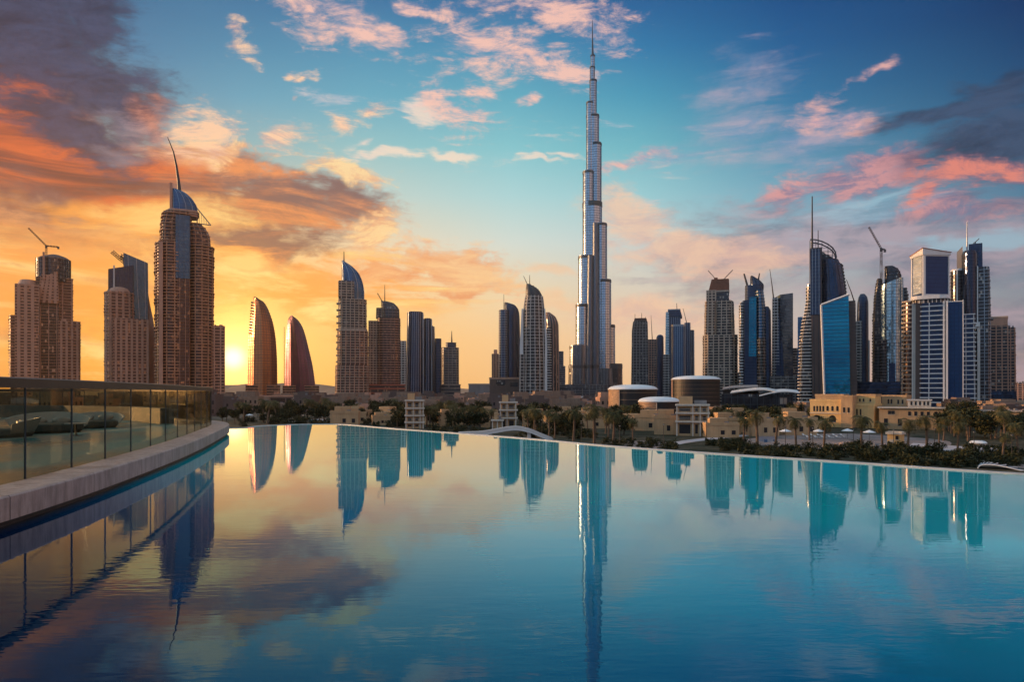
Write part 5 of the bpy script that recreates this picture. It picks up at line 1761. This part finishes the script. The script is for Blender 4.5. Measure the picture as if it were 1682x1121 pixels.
# --- the crowded low quarter: small flat roofed houses, each a thing of its own
def house_proto(name, w, d, h, mat, seed):
    rnd = random.Random(seed)
    o = thing(name, 'x', 'house', (0, 0, -500))
    mb = MB()
    mb.box(-w / 2, w / 2, -d / 2, d / 2, 0, h, mat)
    if seed % 2:
        mb.box(-w / 2 + rnd.uniform(0, w * .3), w * rnd.uniform(.05, .4), -d * .3, d * .35, h, h + rnd.uniform(2, 3.2), mat)
    for f in range(int(h / 3.2)):
        nx = int(w / 3.0)
        for i in range(nx):
            if rnd.random() < .75:
                x = -w / 2 + (i + .5) * w / nx
                mb.box(x - .6, x + .6, -d / 2 - .04, -d / 2 + .1, f * 3.2 + 1.0, f * 3.2 + 2.4, 'window_dark')
        ny = int(d / 3.2)
        for i in range(ny):
            if rnd.random() < .7:
                y = -d / 2 + (i + .5) * d / ny
                mb.box(-w / 2 - .04, -w / 2 + .1, y - .6, y + .6, f * 3.2 + 1.0, f * 3.2 + 2.4, 'window_dark')
    mb.build('wall', o)
    mb = MB()
    for a in ((-w / 2 - .12, w / 2 + .12, -d / 2 - .12, -d / 2 + .2), (-w / 2 - .12, w / 2 + .12, d / 2 - .2, d / 2 + .12), (-w / 2 - .12, -w / 2 + .2, -d / 2 + .2, d / 2 - .2), (w / 2 - .2, w / 2 + .12, -d / 2 + .2, d / 2 - .2)):
        mb.box(a[0], a[1], a[2], a[3], h - .15, h + .75, mat)
    for i in range(3):
        x, y = rnd.uniform(-w * .35, w * .35), rnd.uniform(-d * .35, d * .35)
        mb.box(x - .7, x + .7, y - .5, y + .5, h + .01, h + rnd.uniform(.9, 1.7), 'conc_grey')
    mb.build('roof', o)
    return o


PROTO = [house_proto('flat_roofed_house', 15, 12, 6.6, 'house_clay', 1), house_proto('flat_roofed_house', 20, 13, 4.0, 'conc_rose', 2),
         house_proto('flat_roofed_house', 12, 12, 7.2, 'brown_panel', 3), house_proto('flat_roofed_house', 22, 14, 5.0, 'house_clay', 4),
         house_proto('flat_roofed_house', 13, 11, 5.2, 'house_clay', 5), house_proto('flat_roofed_house', 10, 9, 6.4, 'conc_rose', 7)]
GH = house_proto('garden_house', 10, 7, 4.2, 'plaster_sand', 9)
used = set()
rnd = random.Random(11)
ZON = [  # px range, distance range, count, label, group
    (372, 560, 430, 1100, 70, 'small flat roofed house in the crowded quarter below the flame towers', 'houses below the flame towers'),
    (560, 800, 420, 900, 84, 'small flat roofed house in the low quarter between the tree belt and the fluted blades', 'houses below the fluted blades'),
    (800, 1000, 400, 820, 60, 'small flat roofed house in the low quarter before the tallest tower', 'houses before the tallest tower'),
    (1186, 1345, 420, 640, 20, 'small flat roofed house behind the dark glass pavilion', 'houses behind the pavilion'),
    (1560, 1790, 330, 600, 34, 'small flat roofed house on the open ground beyond the villas', 'houses beyond the villas'),
    (-120, 360, 340, 800, 46, 'small flat roofed house seen past the terrace glass', 'houses seen past the terrace glass')]
placed = []
for xa, xb, da, db, cnt, lab, grp in ZON:
    k = tries = 0
    while k < cnt and tries < 3000:
        tries += 1
        px = rnd.uniform(xa, xb)
        D = 1 / rnd.uniform(1 / db, 1 / da)
        x, y = (px - CX) / F * D, D
        if any((x - a) ** 2 + ((y - c_) * .8) ** 2 < 17 ** 2 for a, c_ in placed):
            continue
        if 1000 < px < 1184 or (387 < px < 490 and 525 < D < 600) or (478 < px < 555 and 565 < D < 640) or (872 < px < 974 and 590 < D < 650):
            continue
        if px > 1190 and px < 1312 and D < 400 or (px > 1590 and D > 560):
            continue
        placed.append((x, y))
        i = rnd.randrange(6)
        rz = rnd.choice([0, 0, pi / 2]) + rnd.uniform(-.25, .25)
        sc = (rnd.uniform(.85, 1.15), rnd.uniform(.85, 1.15), rnd.uniform(1.0, 1.6) if px < 1000 else rnd.uniform(.6, 1.0))
        if i not in used:
            used.add(i)
            o = PROTO[i]
            o.location = (x, y, GZ)
            o.rotation_euler = (0, 0, rz)
            o.scale = sc
            o['label'] = lab
            o['group'] = grp
        else:
            dup(PROTO[i], (x, y, GZ), rz, lab, grp, sc)
        k += 1

GARDEN_H = []
for xa, xb, da, db, cnt, lab, grp in ((866, 992, 255, 330, 9, 'small sandy garden house among the trees before the tallest tower', 'garden houses before the tallest tower'),
                                      (700, 812, 262, 310, 7, 'small sandy garden house in the grove between the white open frames', 'garden houses between the white frames'),
                                      (1182, 1330, 205, 262, 9, 'small sandy garden house under the palms below the glass pavilion', 'garden houses below the pavilion'),
                                      (1040, 1104, 215, 262, 4, 'small sandy garden house at the foot of the round halls', 'garden houses at the foot of the round halls'),
                                      (560, 660, 275, 330, 6, 'small sandy garden house in the belt before the sail crowned tower', 'garden houses before the sail crowned tower')):
    k = tries = 0
    while k < cnt and tries < 500:
        tries += 1
        px, D = rnd.uniform(xa, xb), rnd.uniform(da, db)
        x, y = (px - CX) / F * D, D
        if any((x - a) ** 2 + (y - c_) ** 2 < 13 ** 2 for a, c_ in GARDEN_H):
            continue
        GARDEN_H.append((x, y))
        dup(GH, (x, y, GZ), rnd.uniform(-.5, .3), lab, grp, (rnd.uniform(.8, 1.1), rnd.uniform(.8, 1.1), rnd.uniform(.75, 1.25))) if k or len(GARDEN_H) > 1 else None
        if len(GARDEN_H) == 1:
            GH.location = (x, y, GZ)
            tag(GH, lab, None, grp)
        k += 1

# --- curved white footbridge just beyond the rim
T = Tower('footbridge', 'curved white footbridge humping over a dark channel just beyond the pool rim', 'bridge', 835, 196)
pts = crom([(T.X(x), 0, T.Z(y)) for x, y in ((752, 713.5), (790, 712), (815, 708), (835, 704.6), (852, 704), (872, 708.5), (890, 716), (908, 723))], 6)
mb = MB()
mb.loft([[(p.x, -2.4, p.z - .55), (p.x, 2.4, p.z - .55), (p.x, 2.4, p.z), (p.x, -2.4, p.z)] for p in pts], 'white_panel')
mb.build('deck', T.o)
for v in (-2.3, 2.3):
    mb = MB()
    mb.loft([[(p.x, v - .07, p.z + .01), (p.x, v + .07, p.z + .01), (p.x, v + .07, p.z + .55), (p.x, v - .07, p.z + .55)] for p in pts], 'conc_white')
    mb.build('parapet', T.o)
for x_ in (800, 868):
    mb = MB()
    p = min(pts, key=lambda q: abs(q.x - T.X(x_)))
    mb.box(p.x - .5, p.x + .5, -1.8, 1.8, 0, p.z - .56, 'conc_white')
    mb.build('pier', T.o)


# --- garden pools, plaza and paths: thin sheets on the ground
def sheet(name, pxs, mat, dz):
    mb = MB()
    k = len(mb.v)
    P_ = crom([tuple(on_plane(x, y, GZ + dz)) for x, y in pxs] + [tuple(on_plane(*pxs[0], GZ + dz))], 5)[:-1]
    mb.v += [tuple(p) for p in P_]
    mb.face(range(k, k + len(P_)), mat)
    return tag(mb.build(name), kind='structure')


m, N, b = mat_new('paving')
co = N.new('ShaderNodeTexCoord').outputs['Object']
br = N.new('ShaderNodeTexBrick')
N.link(co, br.inputs['Vector'])
br.inputs['Scale'].default_value = 0.5
br.inputs['Color1'].default_value = (0.36, 0.26, 0.22, 1)
br.inputs['Color2'].default_value = (0.27, 0.20, 0.17, 1)
br.inputs['Mortar'].default_value = (0.12, 0.09, 0.08, 1)
br.inputs['Mortar Size'].default_value = 0.03
N.put(b.inputs['Base Color'], N.mix(N.ss(N.noise(co, 0.3, 6, 0.7), 0.4, 0.65), br.outputs[0], (0.13, 0.095, 0.075, 1)))
b.inputs['Roughness'].default_value = 0.8
solid('path_stone', (0.44, 0.38, 0.37), 0.7, 0.15, 0.5)
solid('garden_pool_water', (0.03, 0.16, 0.34), 0.05, 0.15, 0.2)
solid('pale_pool_water', (0.22, 0.28, 0.36), 0.06, 0.1, 0.2)
sheet('plaza', [(1225, 722), (1300, 714), (1400, 713), (1500, 719), (1560, 726), (1540, 738), (1440, 741), (1330, 737), (1240, 731)], 'paving', .004)
sheet('plaza', [(1000, 727), (1060, 724), (1100, 728), (1090, 737), (1020, 737), (985, 732)], 'paving', .004)
sheet('garden_pool', [(1244, 715), (1262, 713), (1275, 717), (1274, 724), (1258, 727), (1243, 723)], 'garden_pool_water', .008)
sheet('garden_pool', [(1356, 741), (1366, 731), (1385, 726.5), (1412, 726), (1440, 729), (1445, 735), (1418, 741), (1385, 743)], 'pale_pool_water', .008)
sheet('path', [(1500, 728), (1540, 731), (1600, 735), (1648, 738), (1636, 746), (1590, 745), (1530, 739), (1495, 734)], 'path_stone', .010)
sheet('path', [(1085, 731), (1130, 723), (1190, 717), (1230, 714), (1232, 716), (1195, 720), (1135, 727), (1095, 735)], 'path_stone', .012)
sheet('path', [(1560, 748), (1620, 757), (1700, 766), (1700, 771), (1620, 763), (1555, 753)], 'paving', .012)
sheet('path', [(440, 692), (520, 689), (600, 689), (640, 691), (600, 692.5), (520, 692), (450, 695)], 'path_stone', .010)

# --- ribbed glass canopy just behind the rim on the right
T = Tower('glass_canopy', 'low curved white ribbed glass canopy close behind the pool rim', 'canopy', 1640, 119)
pts = crom([(T.X(x), 0, T.Z(y)) for x, y in ((1604, 776), (1609, 766.5), (1622, 763.8), (1645, 765), (1690, 773))], 5)
mb = MB()
mb.loft([[(p.x, -1.6, p.z - .08), (p.x, 2.2, p.z - .02), (p.x, 2.2, p.z + .02), (p.x, -1.6, p.z - .04)] for p in pts], 'deep_glass')
mb.build('glazing', T.o)
for i in range(0, len(pts), 2):
    p, q = pts[i], pts[min(i + 2, len(pts) - 1)]
    mb = MB()
    mb.bar((p.x, -1.7, p.z + .02), (q.x, 2.3, q.z + .08), .09, .09, 'white_panel', 6)
    mb.build('rib', T.o)
mb = MB()
mb.path([Vector((p.x, -1.7, p.z + .03)) for p in pts], [.1] * len(pts), 'white_panel', 6)
mb.build('edge_beam', T.o)

# --- parasols, kiosk
par = None
for i, (x, y, lab) in enumerate(((1318, 700, 'white parasol alone at the back of the plaza left of the golden villa'), (1345, 722, 'white parasol at the plaza edge by the first garden palm'), (1392, 721, 'white parasol near the pale garden pool'), (1428, 724, 'white parasol beside the palm before the brightest villa'), (1290, 722, 'white parasol next to the small blue pool'), (562, 690, 'white parasol in the tree belt below the plum flame tower'), (410, 690, 'white parasol among the trees near the terrace end'))):
    q = on_plane(x, y, GZ)
    if par is None:
        par = thing('parasol', lab, 'parasol', q, 0, 'white parasols in the gardens')
        mb = MB()
        mb.bar((0, 0, 0), (0, 0, 2.7), .05, .04, 'conc_dark', 6)
        mb.build('pole', par)
        mb = MB()
        mb.loft([[(cos(pi * k / 4) * r_, sin(pi * k / 4) * r_, z_) for k in range(8)] for r_, z_ in ((1.7, 2.2), (1.65, 2.3), (.08, 2.9))], 'dome_white')
        mb.build('shade', par)
    else:
        dup(par, q, .3 * i, lab)
T = Tower('kiosk', 'small white round ended kiosk on the lawn beyond the long pale path', 'kiosk', 1606, 172)
T.vol('wall', [(None, 1593, 1620), (728, 1593, 1620)], 'rnd', 3, 0, 'conc_white')
T.vol('roof', [(728, 1591, 1622), (725.5, 1594, 1619), (724, 1600, 1612)], 'rnd', 3.8, 0, 'dome_white', smooth=True, shade=True)
openings(T, 'window', (1604, 1611, 1616), 730, 734, -1.5, w=3.5)
lounger = None
rnd = random.Random(5)
for i in range(12):
    q = on_plane(1322 + i * 6.2 + rnd.uniform(-1, 1), 717.5 + (i % 2) * 3.2, GZ + .004)
    if lounger is None:
        lounger = thing('sun_lounger', 'white sun lounger in the two rows on the garden plaza', 'lounger', q, .4, 'sun loungers on the garden plaza')
        mb = MB()
        mb.box(-.33, .33, -.95, .5, .3, .4, 'conc_white')
        mb.build('seat', lounger)
        mb = MB()
        mb.loft([[(-.33, .5, .3), (.33, .5, .3), (.33, .5, .4), (-.33, .5, .4)], [(-.33, 1.0, .75), (.33, 1.0, .75), (.33, .93, .83), (-.33, .93, .83)]], 'conc_white')
        mb.build('backrest', lounger)
        for a, c_ in ((-.3, -.85), (.3, -.85), (-.3, .45), (.3, .45)):
            mb = MB()
            mb.bar((a, c_, 0), (a, c_, .3), .03, .03, 'dark_metal', 4)
            mb.build('leg', lounger)
    else:
        dup(lounger, q, .4 + rnd.uniform(-.1, .1))

# --- lamp posts in the garden
post = None
for i, (x, y) in enumerate(((1090, 731), (1160, 722), (1232, 733), (1290, 739), (1335, 741), (1402, 744), (1468, 746), (1535, 744), (1600, 751), (1662, 760), (1018, 735), (955, 727), (890, 719), (772, 704), (640, 694), (580, 691), (500, 691), (440, 693))):
    lab = 'slim dark garden lamp post with a small flat head in the line along the rim'
    q = on_plane(x, y, GZ)
    if post is None:
        post = thing('lamp_post', lab, 'lamp post', q, 0, 'lamp posts along the pool rim')
        mb = MB()
        mb.bar((0, 0, 0), (0, 0, 5.2), .09, .05, 'dark_metal', 8)
        mb.build('pole', post)
        mb = MB()
        mb.bar((0, 0, 5.2), (0, 0, 5.28), .34, .30, 'dark_metal', 12)
        mb.bar((0, 0, 5.05), (0, 0, 5.2), .12, .2, 'white_panel', 8)
        mb.build('lamp_head', post)
    else:
        dup(post, q, 0)

# ================================================================== trees, palms, bushes
def foliage(name, c0, c1, c2):
    m, N, b = mat_new(name)
    g = N.new('ShaderNodeNewGeometry')
    oi = N.new('ShaderNodeObjectInfo')
    r = N.math('FRACT', N.math('ADD', g.outputs['Random Per Island'], N.math('MULTIPLY', oi.outputs['Random'], 0.37)))
    col = N.ramp(r, [(0.0, rgb(c0)), (0.55, rgb(c1)), (1.0, rgb(c2))])
    tint = N.mix(oi.outputs['Random'], (0.75, 0.8, 0.7, 1), (1.25, 1.12, 0.95, 1))
    N.put(b.inputs['Base Color'], N.mix(1.0, col, tint, 'MULTIPLY'))
    b.inputs['Roughness'].default_value = 0.75
    b.inputs['Specular IOR Level'].default_value = 0.2
    return m


foliage('leaf_green', (0.010, 0.015, 0.005), (0.026, 0.032, 0.011), (0.068, 0.062, 0.024))
foliage('palm_green', (0.035, 0.040, 0.014), (0.085, 0.082, 0.030), (0.165, 0.125, 0.055))
solid('bark', (0.085, 0.055, 0.038), 0.95, 0.3, 2.0)
solid('palm_bark', (0.13, 0.085, 0.055), 0.95, 0.35, 3.0)


def leaf_quad(mb, p, s, rnd, mat):
    a = Vector((rnd.gauss(0, 1), rnd.gauss(0, 1), rnd.gauss(0, .6))).normalized()
    b_ = a.cross(Vector((rnd.gauss(0, 1), rnd.gauss(0, 1), rnd.gauss(0, 1)))).normalized()
    s2 = s * rnd.uniform(.45, .75)
    n = len(mb.v)
    mb.v += [tuple(p - a * s), tuple(p - b_ * s2), tuple(p + a * s), tuple(p + b_ * s2)]
    mb.face((n, n + 1, n + 2, n + 3), mat)


def tree_proto(name, cat, seed, h, r, nclump, nleaf, leaf, trunk=True, squash=.75):
    rnd = random.Random(seed)
    o = thing(name, 'x', cat, (0, 0, -500))
    cl = []
    for i in range(nclump):
        a, e = rnd.uniform(0, 2 * pi), rnd.uniform(-.5, 1.0)
        q = rnd.uniform(.35, 1.0) * r
        cl.append((Vector((cos(a) * q * rnd.uniform(.6, 1.1), sin(a) * q * rnd.uniform(.6, 1.1), h - r * squash + e * r * squash * rnd.uniform(.6, 1.0))), r * rnd.uniform(.26, .48)))
    if trunk:
        mb = MB()
        top = Vector((rnd.uniform(-.2, .2), rnd.uniform(-.2, .2), h * .45))
        mb.bar((0, 0, 0), top, h * .035, h * .022, 'bark', 7)
        for c, cr in cl[:6]:
            mid = top.lerp(c, .5) + Vector((0, 0, -.2))
            mb.path([top, mid, c], [h * .018, h * .011, h * .005], 'bark', 5)
        mb.build('trunk', o)
    mb = MB()
    for c, cr in cl:
        for k in range(nleaf):
            v = Vector((rnd.gauss(0, 1), rnd.gauss(0, 1), rnd.gauss(0, .8)))
            v = v.normalized() * cr * rnd.uniform(.35, 1.08)
            leaf_quad(mb, c + v, leaf * rnd.uniform(.6, 1.3), rnd, 'leaf_green')
    mb.build('crown', o)
    return o


def palm_proto(seed, h, lean, fr, nf=26):
    rnd = random.Random(seed)
    o = thing('palm_tree', 'x', 'palm', (0, 0, -500))
    mb = MB()
    pts = []
    for i in range(9):
        t = i / 8
        pts.append(Vector((lean * t * t, .2 * sin(t * 3), h * t)))
    rad = [.30 - .10 * i / 8 + (.05 if i % 2 else 0) for i in range(9)]
    rad[0] = .40
    mb.path(pts, rad, 'palm_bark', 8)
    mb.build('trunk', o)
    top = pts[-1]
    mb = MB()
    for k in range(nf):
        a = 2 * pi * k / nf * 2.6 + rnd.uniform(-.2, .2)
        up = 1.15 - 1.75 * (k / nf) + rnd.uniform(-.12, .12)
        L = fr * rnd.uniform(.8, 1.1)
        d = Vector((cos(a), sin(a), 0))
        side = Vector((-sin(a), cos(a), 0))
        p = top.copy()
        el = up
        st = 11
        prev = p
        for i in range(st):
            t = i / st
            q = prev + (d * cos(el) + Vector((0, 0, 1)) * sin(el)) * (L / st)
            el -= .17 + .10 * t
            w = L * .30 * (sin(pi * min(1, t * .95 + .10)) ** .7)
            drop = Vector((0, 0, -1)) * w * .45
            fwd = (q - prev).normalized() * w * .55
            for sgn in (-1, 1):
                for jj in (.15, .65):
                    b0 = prev.lerp(q, jj)
                    b1 = prev.lerp(q, jj + .30)
                    tip = b0 + side * sgn * w + drop * rnd.uniform(.6, 1.3) + fwd
                    mb.tri(b0, b1, tip, 'palm_green')
            prev = q
    for k in range(10):                       # dry skirt under the crown
        a = rnd.uniform(0, 2 * pi)
        d = Vector((cos(a), sin(a), 0))
        p0 = top + Vector((0, 0, -.2))
        p1 = p0 + d * fr * .28 + Vector((0, 0, -fr * .30))
        s_ = Vector((-sin(a), cos(a), 0)) * .22
        mb.quad(p0 - s_ * .4, p0 + s_ * .4, p1 + s_, p1 - s_, 'palm_bark')
    mb.build('crown', o)
    return o


TREES = [tree_proto('broadleaf_tree', 'tree', s, h, r, n, 70, .42) for s, h, r, n in ((1, 8.5, 4.2, 17), (2, 7.2, 4.6, 18), (3, 9.5, 3.9, 17), (4, 6.4, 4.0, 15))]
BUSH = [tree_proto('bush', 'bush', s, h, r, n, 60, .22, False, .9) for s, h, r, n in ((21, 1.9, 1.9, 12), (22, 2.3, 2.2, 13), (23, 1.5, 2.4, 12))]
PALMS = [palm_proto(31, 7.6, .4, 3.3), palm_proto(32, 8.4, -.5, 3.6), palm_proto(33, 7.0, 1.2, 3.1, 22)]
taken = {}


def plant(protos, i, loc, rz, label, group, sc):
    o = protos[i]
    if o.name in taken:
        return dup(o, loc, rz, label, group, sc)
    taken[o.name] = 1
    o.location, o.rotation_euler, o.scale = loc, (0, 0, rz), (sc, sc, sc)
    tag(o, label, None, group)
    return o


def base_at(px, y):
    return on_plane(px, y, GZ)


rnd = random.Random(3)
spots = [(x + a, y + b_) for x, y in GARDEN_H for a, b_ in ((0, 0), (-4, 0), (4, 0), (0, -4), (-3, -7), (3, -7))]


def scatter(protos, xa, xb, ya, yb, cnt, label, group, s0, s1, gap, edge=None):
    """bases between photo rows ya..yb; edge: rows measured below the rim line instead"""
    k = tr_ = 0
    while k < cnt and tr_ < 4000:
        tr_ += 1
        px = rnd.uniform(xa, xb)
        y = rnd.uniform(ya, yb)
        q = base_at(px, y)
        if any((q.x - a) ** 2 + (q.y - c_) ** 2 < gap ** 2 for a, c_ in spots):
            continue
        if 662 < px < 700 and y > 698 or 818 < px < 852 and y > 690 or 1105 < px < 1168 and y > 690:
            continue
        spots.append((q.x, q.y))
        plant(protos, rnd.randrange(len(protos)), q, rnd.uniform(0, 6.28), label, group, rnd.uniform(s0, s1))
        k += 1


scatter(TREES, 352, 560, 684, 698, 34, 'dark bushy tree in the belt between the terrace end and the plum flame tower', 'trees between the terrace and the flame towers', .6, .95, 4.5)
scatter(TREES, 560, 668, 684, 703, 24, 'dark bushy tree in the thick belt before the sail crowned and brown towers', 'trees before the sail crowned tower', .65, 1.0, 4.0)
scatter(TREES, 698, 822, 686, 706, 24, 'dark bushy tree between the two white open frames', 'trees between the white frames', .65, .95, 4.0)
scatter(TREES, 850, 1046, 688, 716, 26, 'dark bushy tree before the tallest tower and the round halls', 'trees before the round halls', .6, .95, 4.0)
scatter(TREES, 1165, 1345, 690, 714, 24, 'dark bushy tree below the glass pavilion', 'trees below the glass pavilion', .6, 1.0, 4.0)
scatter(TREES, 1545, 1720, 694, 722, 24, 'dark bushy tree beyond the garden on the way to the long terrace building', 'trees by the long terrace building', .6, 1.05, 4.0)
scatter(TREES, 1030, 1110, 692, 706, 8, 'small dark tree at the foot of the round halls', 'trees at the foot of the round halls', .45, .65, 4.0)
scatter(BUSH, 980, 1230, 728, 742, 34, 'low dark bush behind the pool rim below the round halls', 'bushes below the round halls', .55, 1.0, 2.2)
scatter(BUSH, 1230, 1480, 738, 758, 44, 'low dark bush in the planting between the garden plaza and the pool rim', 'bushes between plaza and rim', .6, 1.1, 2.0)
scatter(BUSH, 1470, 1700, 742, 768, 46, 'leafy bush in the planting beside the long pale path behind the rim', 'bushes beside the pale path', .6, 1.1, 2.0)
scatter(BUSH, 700, 980, 706, 722, 44, 'low bush in the garden strip along the middle of the pool rim', 'bushes along the middle of the rim', .6, 1.2, 2.4)
scatter(BUSH, 376, 700, 692, 702, 34, 'low bush in the strip behind the far end of the pool', 'bushes behind the far end of the pool', .8, 1.5, 3.0)

PAL = [  # x, crown row, base row, label
    (1353, 693, 743, 'palm standing left of the pale garden pool, before the golden villa'),
    (1415.7, 689, 743, 'tall palm at the edge of the pale garden pool, before the brightest villa'),
    (1450, 698, 741, 'palm next to the glowing gatehouse on its pool side'),
    (1491, 694, 746, 'palm next to the glowing gatehouse on its path side'),
    (1521.7, 689, 742, 'slender dark trunked palm by the start of the long pale path'),
    (1573, 698, 744, 'bushy headed palm in the middle of the long pale path'),
    (1648, 717, 759, 'low spreading palm near the end of the long pale path'),
    (1672, 700, 750, 'palm at the outer end of the garden beyond the kiosk'),
    (1308, 691, 736, 'palm beside the small blue pool on its plaza side'),
    (1275, 687, 735, 'leaning palm right behind the small blue pool'),
    (1244, 681, 738, 'thin straight palm before the small blue pool'),
    (1197, 676, 708, 'palm below the meeting of the biggest round hall and the pavilion'),
    (1182, 682, 712, 'short palm close to the broad white open frame'),
    (1040, 692, 726, 'short palm before the small round hall'),
    (1007, 681, 731, 'palm before the timber wall of the louvred round hall'),
    (976.5, 671, 729, 'tall palm just left of the louvred round hall'),
    (942, 677, 725, 'palm standing before the foot of the tallest tower'),
    (911, 683, 720, 'palm right of the end of the curved footbridge'),
    (882, 675, 712, 'palm behind the end of the curved footbridge'),
    (739, 670, 700, 'palm with bare trunk halfway between the two white open frames'),
    (712, 671, 699, 'palm close to the three storey white open frame'),
    (762, 672, 699, 'palm nearer to the footbridge in the row between the white frames'),
    (797, 674, 702, 'palm last in the row before the frame tower by the footbridge'),
    (1222, 690, 732, 'young palm on the verge of the narrow path below the pavilion'),
    (1330, 692, 724, 'palm at the back of the plaza behind the sun loungers'),
    (1543, 700, 735, 'palm before the end of the long sand coloured house'),
]
for i, (x, yc, yb, lab) in enumerate(PAL):
    q = base_at(x, yb)
    want = (yb - yc) / F * q.y
    j = 2 if 'leaning' in lab or 'spreading' in lab else i % 2
    h0 = (7.6, 8.4, 7.0)[j]
    plant(PALMS, j, q, rnd.uniform(0, 6.28) if j != 2 else .4, lab, 'palms in the gardens', want / h0)

scatter(PALMS, 866, 1046, 692, 722, 14, 'date palm among the trees before the tallest tower and the round halls', 'palms before the round halls', .75, 1.05, 4.0)
scatter(PALMS, 1170, 1345, 694, 718, 14, 'date palm among the trees below the glass pavilion', 'palms below the glass pavilion', .7, 1.0, 4.0)
scatter(PALMS, 690, 815, 690, 706, 10, 'date palm in the grove between the two white open frames', 'palms between the white frames', .85, 1.15, 4.0)
scatter(PALMS, 1550, 1720, 700, 734, 10, 'date palm on the lawn between the kiosk and the long terrace building', 'palms by the long terrace building', .7, 1.0, 4.0)
scatter(PALMS, 380, 660, 688, 698, 14, 'date palm in the tree belt behind the far end of the pool', 'palms behind the far end of the pool', .9, 1.25, 4.0)

# ================================================================== evening air
hm = bpy.data.materials.new('haze_air')
hm.use_nodes = True
for n_ in list(hm.node_tree.nodes):
    hm.node_tree.nodes.remove(n_)
N = NT(hm.node_tree)
pv = N.new('ShaderNodeVolumePrincipled')
pv.inputs['Color'].default_value = (0.99, 0.93, 0.87, 1)
pv.inputs['Density'].default_value = 6.5e-5
pv.inputs['Anisotropy'].default_value = 0.9
ho = N.new('ShaderNodeOutputMaterial')
N.link(pv.outputs[0], ho.inputs['Volume'])
MATS['haze_air'] = hm
hm.cycles.homogeneous_volume = True
mb = MB()
mb.box(-5200, 5200, -450, 4700, GZ - 1.0, 860, 'haze_air')
tag(mb.build('haze'), kind='stuff')
